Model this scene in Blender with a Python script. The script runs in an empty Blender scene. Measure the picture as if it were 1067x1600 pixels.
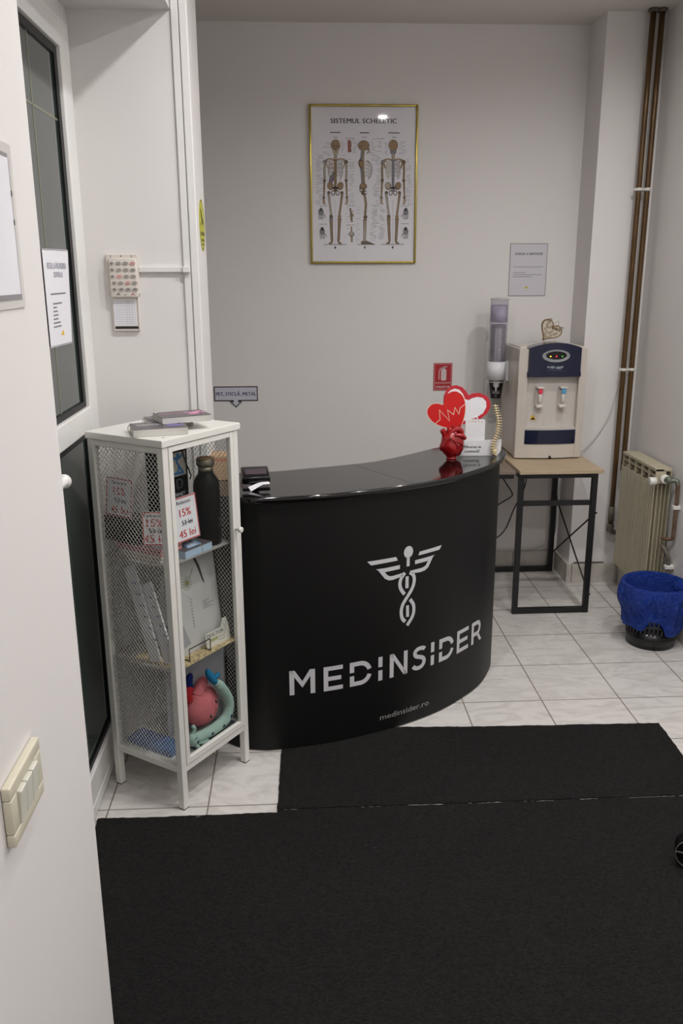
import bpy, bmesh, math, random
from mathutils import Vector, Matrix, noise
random.seed(7)
PI = math.pi
scn = bpy.context.scene
COL = scn.collection

# ------------------------------------------------------------------ camera, world, lights, exposure
cam_d = bpy.data.cameras.new('camera')
cam = bpy.data.objects.new('camera', cam_d)
COL.objects.link(cam)
scn.camera = cam
CP, CY, CR = -0.273584654, 0.0514914561, -0.00438008309
CLOC = Vector((-0.61874, -2.94828, 1.60075))
_f = Vector((math.sin(CY) * math.cos(CP), math.cos(CY) * math.cos(CP), math.sin(CP)))
_r = Vector((math.cos(CY), -math.sin(CY), 0))
_u = _r.cross(_f)
_r2 = _r * math.cos(CR) + _u * math.sin(CR)
_u2 = _u * math.cos(CR) - _r * math.sin(CR)
mw = Matrix((_r2, _u2, -_f)).transposed().to_4x4()
mw.translation = CLOC
cam.matrix_world = mw
cam_d.sensor_fit = 'VERTICAL'
cam_d.sensor_height = 36.0
cam_d.sensor_width = 24.0
cam_d.lens = 1336.99 / 1600 * 36
cam_d.clip_start = 0.02

world = bpy.data.worlds.new('world')
scn.world = world
world.use_nodes = True
world.node_tree.nodes['Background'].inputs[0].default_value = (0.5, 0.55, 0.65, 1)
world.node_tree.nodes['Background'].inputs[1].default_value = 0.12

scn.view_settings.view_transform = 'Standard'
scn.view_settings.look = 'None'
scn.view_settings.gamma = 1.0
scn.view_settings.use_curve_mapping = False
scn.view_settings.exposure = 0.0

CEIL = 2.722
LAMP_POWER = 10.8
LAMPS = [(-0.52, -0.85), (0.057, -0.936), (0.80, -0.936), (-0.52, -2.3), (0.80, -2.2), (-0.52, -3.6), (0.80, -3.5), (0.80, 0.15)]
LAMP_SCALE = {(-0.52, -2.3): 0.35, (-0.52, -3.6): 0.5, (0.80, 0.15): 0.8, (0.057, -0.936): 1.35}
for lx, ly in LAMPS:
    ld = bpy.data.lights.new('downlight_lamp', 'AREA')
    ld.shape = 'DISK'
    ld.size = 0.075
    ld.energy = LAMP_POWER * LAMP_SCALE.get((lx, ly), 1.0)
    ld.color = (1.0, 0.984, 0.974)
    lo = bpy.data.objects.new('downlight_lamp', ld)
    lo.location = (lx, ly, CEIL - 0.012)
    COL.objects.link(lo)

# ------------------------------------------------------------------ materials
def lin(c):
    r = []
    for v in c[:3]:
        v = v / 255.0
        r.append(v / 12.92 if v <= 0.04045 else ((v + 0.055) / 1.055) ** 2.4)
    return (r[0], r[1], r[2], 1.0)

MATS = {}
def mk(name, rgb, rough=0.5, metal=0.0, var=0.04, vscale=6.0, bump=0.0, bscale=80.0, coat=0.0, emit=0.0, spec=0.5, stretch=None):
    if name in MATS:
        return MATS[name]
    m = bpy.data.materials.new(name)
    m.use_nodes = True
    nt = m.node_tree
    b = nt.nodes['Principled BSDF']
    b.inputs['Roughness'].default_value = rough
    b.inputs['Metallic'].default_value = metal
    b.inputs['Specular IOR Level'].default_value = spec
    b.inputs['Coat Weight'].default_value = coat
    b.inputs['Coat Roughness'].default_value = 0.04
    tc = nt.nodes.new('ShaderNodeTexCoord')
    mp = nt.nodes.new('ShaderNodeMapping')
    if stretch:
        mp.inputs['Scale'].default_value = stretch
    nt.links.new(tc.outputs['Object'], mp.inputs['Vector'])
    nz = nt.nodes.new('ShaderNodeTexNoise')
    nz.inputs['Scale'].default_value = vscale
    nz.inputs['Detail'].default_value = 4
    nt.links.new(mp.outputs[0], nz.inputs['Vector'])
    cr = nt.nodes.new('ShaderNodeValToRGB')
    c = lin(rgb)
    cr.color_ramp.elements[0].position = 0.3
    cr.color_ramp.elements[1].position = 0.7
    cr.color_ramp.elements[0].color = (c[0] * (1 - var), c[1] * (1 - var), c[2] * (1 - var), 1)
    cr.color_ramp.elements[1].color = (min(1, c[0] * (1 + var)), min(1, c[1] * (1 + var)), min(1, c[2] * (1 + var)), 1)
    nt.links.new(nz.outputs['Fac'], cr.inputs[0])
    nt.links.new(cr.outputs[0], b.inputs['Base Color'])
    if emit:
        b.inputs['Emission Color'].default_value = c
        b.inputs['Emission Strength'].default_value = emit
    if bump:
        n2 = nt.nodes.new('ShaderNodeTexNoise')
        n2.inputs['Scale'].default_value = bscale
        n2.inputs['Detail'].default_value = 5
        nt.links.new(mp.outputs[0], n2.inputs['Vector'])
        bp = nt.nodes.new('ShaderNodeBump')
        bp.inputs['Strength'].default_value = bump
        bp.inputs['Distance'].default_value = 0.002
        nt.links.new(n2.outputs['Fac'], bp.inputs['Height'])
        nt.links.new(bp.outputs[0], b.inputs['Normal'])
    MATS[name] = m
    return m

def thin_glass(name, tint=(1, 1, 1), base_mix=0.02, rough=0.0, ior=1.45, haze=None, haze_amt=0.0):
    if name in MATS:
        return MATS[name]
    m = bpy.data.materials.new(name)
    m.use_nodes = True
    nt = m.node_tree
    nt.nodes.clear()
    out = nt.nodes.new('ShaderNodeOutputMaterial')
    tr = nt.nodes.new('ShaderNodeBsdfTransparent')
    tr.inputs[0].default_value = (*tint, 1)
    gl = nt.nodes.new('ShaderNodeBsdfGlossy')
    gl.inputs['Roughness'].default_value = rough
    fr = nt.nodes.new('ShaderNodeFresnel')
    fr.inputs['IOR'].default_value = ior
    mx = nt.nodes.new('ShaderNodeMixShader')
    # the same reflectance from both sides of the pane
    ge = nt.nodes.new('ShaderNodeNewGeometry')
    mr = nt.nodes.new('ShaderNodeMapRange')
    mr.inputs['To Min'].default_value = ior
    mr.inputs['To Max'].default_value = 1.0 / ior
    nt.links.new(ge.outputs['Backfacing'], mr.inputs['Value'])
    nt.links.new(mr.outputs[0], fr.inputs['IOR'])
    nt.links.new(fr.outputs[0], mx.inputs[0])
    nt.links.new(tr.outputs[0], mx.inputs[1])
    nt.links.new(gl.outputs[0], mx.inputs[2])
    last = mx
    if haze:
        df = nt.nodes.new('ShaderNodeBsdfDiffuse')
        df.inputs[0].default_value = lin(haze)
        m2 = nt.nodes.new('ShaderNodeMixShader')
        m2.inputs[0].default_value = haze_amt
        nt.links.new(mx.outputs[0], m2.inputs[1])
        nt.links.new(df.outputs[0], m2.inputs[2])
        last = m2
    nt.links.new(last.outputs[0], out.inputs[0])
    MATS[name] = m
    return m

def tile_material(name, size, offx, offz, grout=(132, 124, 114), base=(212, 208, 204), use='XY', rough=0.22, msize=0.0030):
    m = bpy.data.materials.new(name)
    m.use_nodes = True
    nt = m.node_tree
    b = nt.nodes['Principled BSDF']
    tc = nt.nodes.new('ShaderNodeTexCoord')
    mp = nt.nodes.new('ShaderNodeMapping')
    nt.links.new(tc.outputs['Object'], mp.inputs[0])
    if use == 'XZ':
        mp.inputs['Rotation'].default_value = (-PI / 2, 0, 0)
    elif use == 'YZ':
        mp.inputs['Rotation'].default_value = (-PI / 2, 0, -PI / 2)
    mp.inputs['Location'].default_value = (offx, offz, 0)
    br = nt.nodes.new('ShaderNodeTexBrick')
    br.offset = 0.0
    br.squash = 1.0
    br.inputs['Scale'].default_value = 1.0
    br.inputs['Brick Width'].default_value = size
    br.inputs['Row Height'].default_value = size
    br.inputs['Mortar Size'].default_value = msize
    br.inputs['Mortar Smooth'].default_value = 0.3
    br.inputs['Bias'].default_value = 0.0
    br.inputs['Mortar'].default_value = lin(grout)
    nt.links.new(mp.outputs[0], br.inputs['Vector'])
    # marble veins, distorted differently in every tile
    nz = nt.nodes.new('ShaderNodeTexNoise')
    nz.inputs['Scale'].default_value = 5.0
    nz.inputs['Detail'].default_value = 8
    nz.inputs['Roughness'].default_value = 0.6
    nz.inputs['Distortion'].default_value = 2.2
    mp2 = nt.nodes.new('ShaderNodeMapping')
    mp2.inputs['Scale'].default_value = (1.0, 2.2, 1.0)
    mp2.inputs['Rotation'].default_value = (0, 0, 0.6)
    nt.links.new(tc.outputs['Object'], mp2.inputs[0])
    nt.links.new(mp2.outputs[0], nz.inputs['Vector'])
    cr = nt.nodes.new('ShaderNodeValToRGB')
    c = lin(base)
    e = cr.color_ramp.elements
    e[0].position = 0.34
    e[0].color = (c[0] * 0.82, c[1] * 0.815, c[2] * 0.80, 1)
    e[1].position = 0.56
    e[1].color = c
    nt.links.new(nz.outputs['Fac'], cr.inputs[0])
    nt.links.new(cr.outputs[0], br.inputs['Color1'])
    nt.links.new(cr.outputs[0], br.inputs['Color2'])
    nt.links.new(br.outputs['Color'], b.inputs['Base Color'])
    b.inputs['Roughness'].default_value = rough
    rr = nt.nodes.new('ShaderNodeMapRange')
    rr.inputs['To Min'].default_value = rough
    rr.inputs['To Max'].default_value = 0.85
    nt.links.new(br.outputs['Fac'], rr.inputs['Value'])
    nt.links.new(rr.outputs[0], b.inputs['Roughness'])
    bp = nt.nodes.new('ShaderNodeBump')
    bp.invert = True
    bp.inputs['Strength'].default_value = 0.5
    bp.inputs['Distance'].default_value = 0.002
    nt.links.new(br.outputs['Fac'], bp.inputs['Height'])
    nt.links.new(bp.outputs[0], b.inputs['Normal'])
    return m

# ------------------------------------------------------------------ mesh builder
OFF = {}
def fallback(p):
    return p

class MB:
    def __init__(s, F=None):
        s.v, s.f, s.m, s.sm = [], [], [], []
        s.F = F
    def add(s, vs, fs, m=0, smooth=False):
        b = len(s.v)
        for p in vs:
            p = Vector(p)
            s.v.append(s.F(p) if s.F else p)
        for f in fs:
            s.f.append([b + i for i in f])
            s.m.append(m)
            s.sm.append(smooth)
        return s
    def box(s, x0, x1, y0, y1, z0, z1, m=0):
        if x0 > x1: x0, x1 = x1, x0
        if y0 > y1: y0, y1 = y1, y0
        if z0 > z1: z0, z1 = z1, z0
        vs = [(x0, y0, z0), (x1, y0, z0), (x1, y1, z0), (x0, y1, z0), (x0, y0, z1), (x1, y0, z1), (x1, y1, z1), (x0, y1, z1)]
        fs = [(0, 3, 2, 1), (4, 5, 6, 7), (0, 1, 5, 4), (1, 2, 6, 5), (2, 3, 7, 6), (3, 0, 4, 7)]
        return s.add(vs, fs, m)
    def rbox(s, x0, x1, y0, y1, z0, z1, r=0.002, m=0, seg=2, rot=None, pivot=None):
        bm = bmesh.new()
        bmesh.ops.create_cube(bm, size=1.0)
        for v in bm.verts:
            v.co = Vector((x0 + (v.co.x + 0.5) * (x1 - x0), y0 + (v.co.y + 0.5) * (y1 - y0), z0 + (v.co.z + 0.5) * (z1 - z0)))
        r = min(r, 0.45 * min(abs(x1 - x0), abs(y1 - y0), abs(z1 - z0)))
        bmesh.ops.bevel(bm, geom=bm.edges[:], offset=r, segments=seg, affect='EDGES', profile=0.5)
        if rot is not None:
            pv = Vector(pivot if pivot else ((x0 + x1) / 2, (y0 + y1) / 2, (z0 + z1) / 2))
            for v in bm.verts:
                v.co = pv + rot @ (v.co - pv)
        bm.verts.index_update()
        s.add([v.co.copy() for v in bm.verts], [[v.index for v in f.verts] for f in bm.faces], m, seg > 2)
        bm.free()
        return s
    def tube(s, pts, r, n=8, m=0, closed=False, cap=True):
        pts = [Vector(p) for p in pts]
        N = len(pts)
        rs = list(r) if isinstance(r, (list, tuple)) else [r] * N
        if len(rs) != N:
            M_ = len(rs)
            rs = [rs[min(M_ - 1, int(round(i * (M_ - 1) / max(1, N - 1))))] for i in range(N)]
        vs = []
        prev = None
        for i, p in enumerate(pts):
            if closed:
                t = pts[(i + 1) % N] - pts[i - 1]
            else:
                t = pts[min(i + 1, N - 1)] - pts[max(i - 1, 0)]
            t.normalize()
            if prev is None:
                a = Vector((0, 0, 1)) if abs(t.z) < 0.9 else Vector((1, 0, 0))
                x = t.cross(a).normalized()
            else:
                x = (prev - t * prev.dot(t)).normalized()
            prev = x
            y = t.cross(x)
            for k in range(n):
                a = 2 * PI * k / n
                vs.append(p + (x * math.cos(a) + y * math.sin(a)) * rs[i])
        fs = []
        for i in range(N if closed else N - 1):
            j = (i + 1) % N
            for k in range(n):
                fs.append((i * n + k, i * n + (k + 1) % n, j * n + (k + 1) % n, j * n + k))
        if not closed and cap:
            fs.append(tuple(range(n))[::-1])
            fs.append(tuple((N - 1) * n + k for k in range(n)))
        return s.add(vs, fs, m, True)
    def lathe(s, prof, c=(0, 0, 0), n=24, m=0, axis='Z', smooth=True, rot=None):
        c = Vector(c)
        vs = []
        for r, h in prof:
            for k in range(n):
                a = 2 * PI * k / n
                q = Vector((r * math.cos(a), r * math.sin(a), h))
                if axis == 'X': q = Vector((q.z, q.x, q.y))
                if axis == 'Y': q = Vector((q.x, q.z, q.y))
                if rot is not None: q = rot @ q
                vs.append(c + q)
        fs = []
        for i in range(len(prof) - 1):
            for k in range(n):
                fs.append((i * n + k, i * n + (k + 1) % n, (i + 1) * n + (k + 1) % n, (i + 1) * n + k))
        fs.append(tuple(range(n))[::-1])
        fs.append(tuple((len(prof) - 1) * n + k for k in range(n)))
        return s.add(vs, fs, m, smooth)
    def ball(s, c, r, m=0, rot=None, nu=16, nv=10, fn=None):
        c = Vector(c)
        rr = Vector(r if isinstance(r, (list, tuple)) else (r, r, r))
        vs = []
        for i in range(nv + 1):
            th = PI * i / nv
            for k in range(nu):
                a = 2 * PI * k / nu
                q = Vector((math.sin(th) * math.cos(a), math.sin(th) * math.sin(a), math.cos(th)))
                if fn: q = q * fn(q)
                q = Vector((q.x * rr.x, q.y * rr.y, q.z * rr.z))
                if rot is not None: q = rot @ q
                vs.append(c + q)
        fs = []
        for i in range(nv):
            for k in range(nu):
                a, b2, c2, d = i * nu + k, i * nu + (k + 1) % nu, (i + 1) * nu + (k + 1) % nu, (i + 1) * nu + k
                if i == 0: fs.append((a, c2, d))
                elif i == nv - 1: fs.append((a, b2, d))
                else: fs.append((a, b2, c2, d))
        return s.add(vs, fs, m, True)
    # planar things: P maps (u, v, w) to a point
    def poly(s, pts, P, w=0.0, m=0):
        vs = [P(u, v, w) for u, v in pts]
        return s.add(vs, [tuple(range(len(vs)))], m)
    def rect(s, u0, u1, v0, v1, P, w=0.0, m=0):
        return s.poly([(u0, v0), (u1, v0), (u1, v1), (u0, v1)], P, w, m)
    def slab(s, pts, P, w0, w1, m=0, mside=None):
        n = len(pts)
        vs = [P(u, v, w0) for u, v in pts] + [P(u, v, w1) for u, v in pts]
        s.add(vs, [tuple(range(n))[::-1], tuple(range(n, 2 * n))], m)
        b = len(s.v) - 2 * n
        for i in range(n):
            j = (i + 1) % n
            s.f.append([b + i, b + j, b + n + j, b + n + i])
            s.m.append(m if mside is None else mside)
            s.sm.append(False)
        return s
    def stroke(s, pts, wd, P, w=0.0, m=0, closed=False):
        pts = [Vector((p[0], p[1])) for p in pts]
        N = len(pts)
        L, R = [], []
        for i, p in enumerate(pts):
            a = pts[i - 1] if (i > 0 or closed) else None
            b = pts[(i + 1) % N] if (i < N - 1 or closed) else None
            d1 = (p - a).normalized() if a is not None else None
            d2 = (b - p).normalized() if b is not None else None
            d1 = d1 or d2
            d2 = d2 or d1
            n1 = Vector((-d1.y, d1.x)); n2 = Vector((-d2.y, d2.x))
            nn = (n1 + n2)
            if nn.length < 1e-6: nn = n1
            nn.normalize()
            k = 1 / max(0.5, nn.dot(n1))
            h = (wd[i] if isinstance(wd, (list, tuple)) else wd) * 0.5 * k
            L.append(p + nn * h); R.append(p - nn * h)
        vs = [P(q.x, q.y, w) for q in L] + [P(q.x, q.y, w) for q in R]
        fs = []
        for i in range(N if closed else N - 1):
            j = (i + 1) % N
            fs.append((N + i, N + j, j, i))
        return s.add(vs, fs, m)
    def ell(s, cu, cv, ru, rv, P, w=0.0, m=0, n=20, rot=0.0):
        pts = []
        for k in range(n):
            a = 2 * PI * k / n
            x, y = ru * math.cos(a), rv * math.sin(a)
            pts.append((cu + x * math.cos(rot) - y * math.sin(rot), cv + x * math.sin(rot) + y * math.cos(rot)))
        return s.poly(pts, P, w, m)
    def text(s, t, size, cu, cv, P, w=0.0, m=0, align='C', off=0.0, maxw=None, sx=1.0, rot=0.0):
        vs, fs, wdt = text2d(t, size, off)
        if maxw and wdt > 0: sx = maxw / wdt
        if not vs: return s
        sh = -wdt / 2 if align == 'C' else (0 if align == 'L' else -wdt)
        cr, sr = math.cos(rot), math.sin(rot)
        pts = []
        for x, y in vs:
            x2, y2 = (x + sh) * sx, y
            pts.append(P(cu + x2 * cr - y2 * sr, cv + x2 * sr + y2 * cr, w))
        s.add(pts, fs, m)
        if off:      # a second, slightly shifted print makes the lettering bold
            dd = size * (0.022 + off * 1.1)
            pts = []
            for x, y in vs:
                x2, y2 = (x + sh) * sx + dd, y
                pts.append(P(cu + x2 * cr - y2 * sr, cv + x2 * sr + y2 * cr, w + 0.00006))
            s.add(pts, fs, m)
        return s
    def build(s, name, mats, parent=None, smooth_angle=None):
        if not isinstance(mats, (list, tuple)): mats = [mats]
        me = bpy.data.meshes.new(name)
        if parent is not None:
            off = OFF.get(parent.name, Vector((0, 0, 0)))
        else:
            xs = [v.x for v in s.v]; ys = [v.y for v in s.v]; zs = [v.z for v in s.v]
            off = Vector(((min(xs) + max(xs)) / 2, (min(ys) + max(ys)) / 2, min(zs)))
        me.from_pydata([tuple(v - off) for v in s.v], [], s.f)
        for m in mats: me.materials.append(m)
        for p, mi, sm in zip(me.polygons, s.m, s.sm):
            p.material_index = mi
            p.use_smooth = sm
        me.update()
        o = bpy.data.objects.new(name, me)
        COL.objects.link(o)
        if parent is not None:
            o.parent = parent
        else:
            o.location = off
        OFF[o.name] = off
        return o

_TC = {}
def text2d(t, size, off=0.0):
    key = (t, bool(off))
    if key not in _TC:
        cu = bpy.data.curves.new('lettering', 'FONT')
        cu.body = t
        cu.size = 1.0
        cu.space_character = 1.04 if off else 1.0
        cu.resolution_u = 3
        o = bpy.data.objects.new('lettering', cu)
        COL.objects.link(o)
        bpy.context.view_layer.update()
        dg = bpy.context.evaluated_depsgraph_get()
        me = bpy.data.meshes.new_from_object(o.evaluated_get(dg))
        vs = [(v.co.x, v.co.y) for v in me.vertices]
        fs = [tuple(p.vertices) for p in me.polygons]
        bpy.data.objects.remove(o)
        bpy.data.meshes.remove(me)
        bpy.data.curves.remove(cu)
        _TC[key] = (vs, fs)
    vs, fs = _TC[key]
    if not vs: return [], [], 0
    x0 = min(v[0] for v in vs); x1 = max(v[0] for v in vs)
    return [((v[0] - x0) * size, v[1] * size) for v in vs], fs, (x1 - x0) * size

def plane(o, U, V):
    o, U, V = Vector(o), Vector(U).normalized(), Vector(V).normalized()
    N = U.cross(V)
    return lambda u, v, w=0.0: o + U * u + V * v + N * w

def tag(o, label=None, cat=None, group=None, kind=None):
    if label: o['label'] = label
    if cat: o['category'] = cat
    if group: o['group'] = group
    if kind: o['kind'] = kind
    return o

def struct(o):
    o['kind'] = 'structure'
    return o

def thing(name, loc, label, cat, group=None, rz=0.0, local=False):
    o = bpy.data.objects.new(name, None)
    o.empty_display_size = 0.05
    o.location = loc
    o.rotation_euler = (0, 0, rz)
    COL.objects.link(o)
    tag(o, label, cat, group)
    OFF[o.name] = Vector((0, 0, 0)) if local else Vector(loc)
    return o

def catmull(P, n=8, closed=False):
    P = [Vector(p) for p in P]
    N = len(P)
    o = []
    for i in range(N if closed else N - 1):
        if closed:
            p0, p1, p2, p3 = P[i - 1], P[i], P[(i + 1) % N], P[(i + 2) % N]
        else:
            p0, p1, p2, p3 = P[max(i - 1, 0)], P[i], P[i + 1], P[min(i + 2, N - 1)]
        for k in range(n):
            t = k / n
            o.append(0.5 * ((2 * p1) + (-p0 + p2) * t + (2 * p0 - 5 * p1 + 4 * p2 - p3) * t * t + (-p0 + 3 * p1 - 3 * p2 + p3) * t ** 3))
    if not closed: o.append(P[-1])
    return o

# common materials
M_wall = mk('wall_paint', (225, 221.4, 219.4), 0.75, var=0.012, vscale=1.5, bump=0.06, bscale=40)
M_ceil = mk('ceiling_paint', (216, 211, 204), 0.85, var=0.012, vscale=1.5)
M_trim = mk('trim_gloss_paint', (228, 226, 224), 0.35, var=0.01, bump=0.03, bscale=20)
M_pvc = mk('white_pvc', (226, 225, 222), 0.3, var=0.01)
M_blackm = mk('black_metal', (17, 17, 19), 0.45, var=0.1)
M_blackp = mk('black_plastic', (14, 14, 16), 0.25, var=0.1)
M_ink = mk('black_ink', (24, 24, 28), 0.6)
M_grayink = mk('gray_ink', (120, 118, 122), 0.7)
M_paper = mk('white_paper', (226, 225, 230), 0.7, var=0.01)
M_white = mk('white_enamel', (222, 220, 214), 0.38, var=0.015)
M_chrome = mk('bright_metal', (190, 188, 184), 0.22, metal=1.0, var=0.03)
M_red = mk('red_paint', (190, 22, 24), 0.35, var=0.05)
M_navyink = mk('navy_ink', (34, 48, 92), 0.6)
M_redink = mk('red_ink', (186, 52, 48), 0.6)

# ------------------------------------------------------------------ the room
TS = 0.306
YB = 1.512          # back wall face
XR = 1.08           # right wall face
M_floor = tile_material('marbled_floor_tiles', TS, 0, 0)
struct(MB().box(-2.3, 1.3, -4.8, 1.75, -0.08, 0.0).build('floor', M_floor))
bpy.data.objects['floor'].location = (0, 0, 0)
for v in bpy.data.objects['floor'].data.vertices:
    v.co += OFF['floor']
struct(MB().box(-2.3, 1.3, -4.8, 1.75, CEIL, CEIL + 0.1).build('ceiling', M_ceil))
struct(MB().box(-2.0, 1.3, YB, YB + 0.2, 0, CEIL).build('wall_back', M_wall))
struct(MB().box(XR, XR + 0.2, -4.7, YB, 0, CEIL).build('wall_right', M_wall))
struct(MB().box(0.806, XR, 1.285, YB, 0, CEIL).build('wall_pier', M_wall))
struct(MB().box(-2.3, 1.3, -4.8, -4.6, 0, CEIL).build('wall_rear', M_wall))
struct(MB().box(-2.0, -1.9, -0.15, YB, 0, CEIL).build('wall_alcove', M_wall))
wl = MB()
wl.box(-1.30, -0.99, -4.6, -1.617, 0, CEIL)
wl.box(-1.30, -0.966, -1.617, -0.15, 2.334, CEIL)
struct(wl.build('wall_left', M_wall))
struct(MB().box(-1.9, -0.917, -0.15, 0.11, 0, CEIL).build('wall_stub', M_wall))
# casing strip on the corner of the stub wall
tr = MB()
tr.rbox(-0.940, -0.9155, -0.162, -0.150, 0, CEIL, 0.003)
tr.rbox(-0.964, -0.9415, -0.158, -0.150, 0, CEIL, 0.003)
struct(tr.build('trim_1', M_trim))

# tiled skirting
M_skirt = tile_material('skirting_tiles', TS, 0.11, 0.004, use='XZ', base=(200, 194, 186), grout=(130, 122, 114), rough=0.3)
bb = MB()
bb.rbox(-1.9, 0.794, YB - 0.012, YB, 0, 0.106, 0.002)
struct(bb.build('baseboard_back', M_skirt))
bb = MB()
bb.rbox(0.794, 0.806, 1.273, YB - 0.012, 0, 0.106, 0.002)
bb.rbox(0.8062, XR - 0.012, 1.273, 1.285, 0, 0.106, 0.002)
bb.box(0.83, 0.99, 1.2735, 1.2849, 0.1062, 0.112, 1)
struct(bb.build('baseboard_pier', [M_skirt, mk('dusty_grout', (96, 86, 78), 0.9)]))
bb = MB()
bb.rbox(XR - 0.012, XR, -4.6, 1.273, 0, 0.106, 0.002)
struct(bb.build('baseboard_right', M_skirt))

# glazed white door in the left opening
M_dglass = mk('dark_door_glass', (42, 54, 50), 0.05, var=0.05, spec=0.75)
M_edgerefl = mk('black_edge_reflection', (8, 8, 9), 0.5)
M_gold = mk('brass_bar', (128, 126, 104), 0.4)
d = MB()
d.rbox(-1.30, -1.262, -0.195, -0.150, 0.0, 2.334, 0.003)
d.rbox(-1.30, -1.262, -1.617, -1.57, 0.0, 2.334, 0.003)
d.rbox(-1.30, -1.262, -1.57, -0.195, 2.285, 2.334, 0.003)
d.rbox(-1.30, -1.262, -1.57, -0.195, 0.0, 0.045, 0.003)
door = struct(d.build('door_1', M_pvc))
leaf = MB()
leaf.rbox(-1.292, -1.250, -0.303, -0.200, 0.05, 2.28, 0.004)
leaf.rbox(-1.292, -1.250, -1.56, -1.46, 0.05, 2.28, 0.004)
leaf.rbox(-1.292, -1.250, -0.93, -0.83, 0.05, 2.28, 0.004)
for a, b in ((-1.46, -0.93), (-0.83, -0.303)):
    leaf.rbox(-1.292, -1.250, a, b, 2.20, 2.28, 0.004)
    leaf.rbox(-1.292, -1.250, a, b, 1.137, 1.208, 0.004)
    leaf.rbox(-1.292, -1.250, a, b, 0.05, 0.148, 0.004)
leaf.rbox(-1.262, -1.248, -1.55, -0.22, 0.02, 0.06, 0.004)
leaf.build('door_leaf', M_pvc, door)
for a, b in ((-1.46, -0.93), (-0.83, -0.303)):
    for z0, z1 in ((1.208, 2.20), (0.148, 1.137)):
        g = MB()
        g.box(-1.276, -1.268, a, b, z0, z1)
        g.build('glass_pane', M_dglass, door)
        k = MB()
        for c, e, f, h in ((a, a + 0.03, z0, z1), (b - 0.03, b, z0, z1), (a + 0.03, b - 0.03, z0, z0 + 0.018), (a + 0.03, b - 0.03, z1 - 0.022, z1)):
            k.box(-1.2675, -1.262, c, e, f, h)  # dark reflection along the pane edges, modelled as black strips
        k.build('edge_reflection', M_edgerefl, door)
        if z0 > 1:
            mb = MB()
            ym = (a + b) / 2
            mb.box(-1.2679, -1.2672, ym - 0.003, ym + 0.003, z0 + 0.018, z1 - 0.022)
            mb.box(-1.2679, -1.2672, a + 0.03, b - 0.03, 2.007, 2.012)
            mb.build('glazing_bar', M_gold, door)
h = MB()
h.rbox(-1.250, -1.238, -0.90, -0.865, 0.98, 1.18, 0.004)
h.tube([(-1.24, -0.882, 1.098), (-1.215, -0.882, 1.098)], 0.009, 10)
h.tube(catmull([(-1.215, -0.890, 1.098), (-1.207, -0.88, 1.098), (-1.205, -0.86, 1.098), (-1.205, -0.835, 1.098), (-1.206, -0.825, 1.098)], 5), [.012] * 16 + [.018, .0185, .0185, .015, .008], 14)
h.build('door_handle', M_pvc, door)

# downlight fixtures
for lx, ly in LAMPS:
    t = thing('ceiling_downlight', (lx, ly, CEIL - 0.011), 'small round recessed downlight in the ceiling', 'ceiling light', 'recessed ceiling downlights')
    m = MB()
    n = 32
    prof = [(0.041, -0.009), (0.056, -0.009), (0.058, -0.004), (0.058, 0.011), (0.041, 0.011)]
    vs, fs = [], []
    for r, hh in prof:
        for k in range(n):
            a = 2 * PI * k / n
            vs.append((lx + r * math.cos(a), ly + r * math.sin(a), CEIL - 0.011 + hh))
    for i in range(5):
        for k in range(n):
            j = (i + 1) % 5
            fs.append((i * n + k, i * n + (k + 1) % n, j * n + (k + 1) % n, j * n + k))
    m.add(vs, fs, 0, True)
    m.build('trim_ring', M_white, t)
    m = MB()
    m.lathe([(0.039, 0.003), (0.039, 0.009)], (lx, ly, CEIL - 0.011), 24)
    m.build('bulb', mk('bulb_glow', (255, 246, 236), 0.5, emit=6.0), t)

# ------------------------------------------------------------------ reception counter
BODY = [(-.93, -.13), (-.90, -.215), (-.86, -.262), (-.817, -.288), (-.765, -.3), (-.716, -.301), (-.56, -.277), (-.422, -.234), (-.277, -.171), (-.121, -.077), (-.005, .026), (.095, .143), (.165, .283), (.19, .38)]
BP = [Vector((p[0], p[1])) for p in catmull([(x, y, 0) for x, y in BODY], 8)]
BS = [0.0]
for a, b in zip(BP, BP[1:]):
    BS.append(BS[-1] + (b - a).length)
def body_at(s, w=0.0):
    i = 0
    while i < len(BS) - 2 and BS[i + 1] < s: i += 1
    t = (s - BS[i]) / (BS[i + 1] - BS[i])
    p = BP[i].lerp(BP[i + 1], t)
    def tg(j):
        j = max(0, min(len(BP) - 1, j))
        return (BP[min(j + 1, len(BP) - 1)] - BP[max(j - 1, 0)]).normalized()
    d = (tg(i) * (1 - t) + tg(i + 1) * t).normalized()
    n = Vector((d.y, -d.x))
    return p + n * w
def PB(s, z, w=0.0):
    q = body_at(s, w)
    return Vector((q.x, q.y, z))

TOPZ = 0.913
counter = thing('reception_counter', (-0.33, 0.05, 0.0), 'curved black reception counter with white winged emblem and lettering', 'counter')
M_graphic = mk('black_printed_film', (14, 14, 14), 0.5, var=0.05, spec=0.3)
M_print = mk('white_print', (205, 204, 208), 0.5, var=0.01)
M_print2 = mk('gray_print', (160, 160, 160), 0.5, var=0.01)
fp = MB()
back_pts = [(.17, .44), (.10, .462), (.03, .465), (-.06, .42), (-.18, .305), (-.29, .21), (-.39, .15), (-.585, .08), (-.71, .04), (-.82, .03), (-.89, .0), (-.93, -.07)]
loop = [(p.x, p.y) for p in BP] + [(p.x, p.y) for p in catmull([(x, y, 0) for x, y in [(.19, .38)] + back_pts + [(-.93, -.13)]], 4)[1:-1]]
n = len(loop)
vs = [(x, y, 0.006) for x, y in loop] + [(x, y, 0.8935) for x, y in loop]
fs = [(i, (i + 1) % n, n + (i + 1) % n, n + i) for i in range(n)]
fp.add(vs, fs, 0, True)
fp.add(vs, [tuple(range(n))[::-1], tuple(range(n, 2 * n))], 0)
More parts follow.
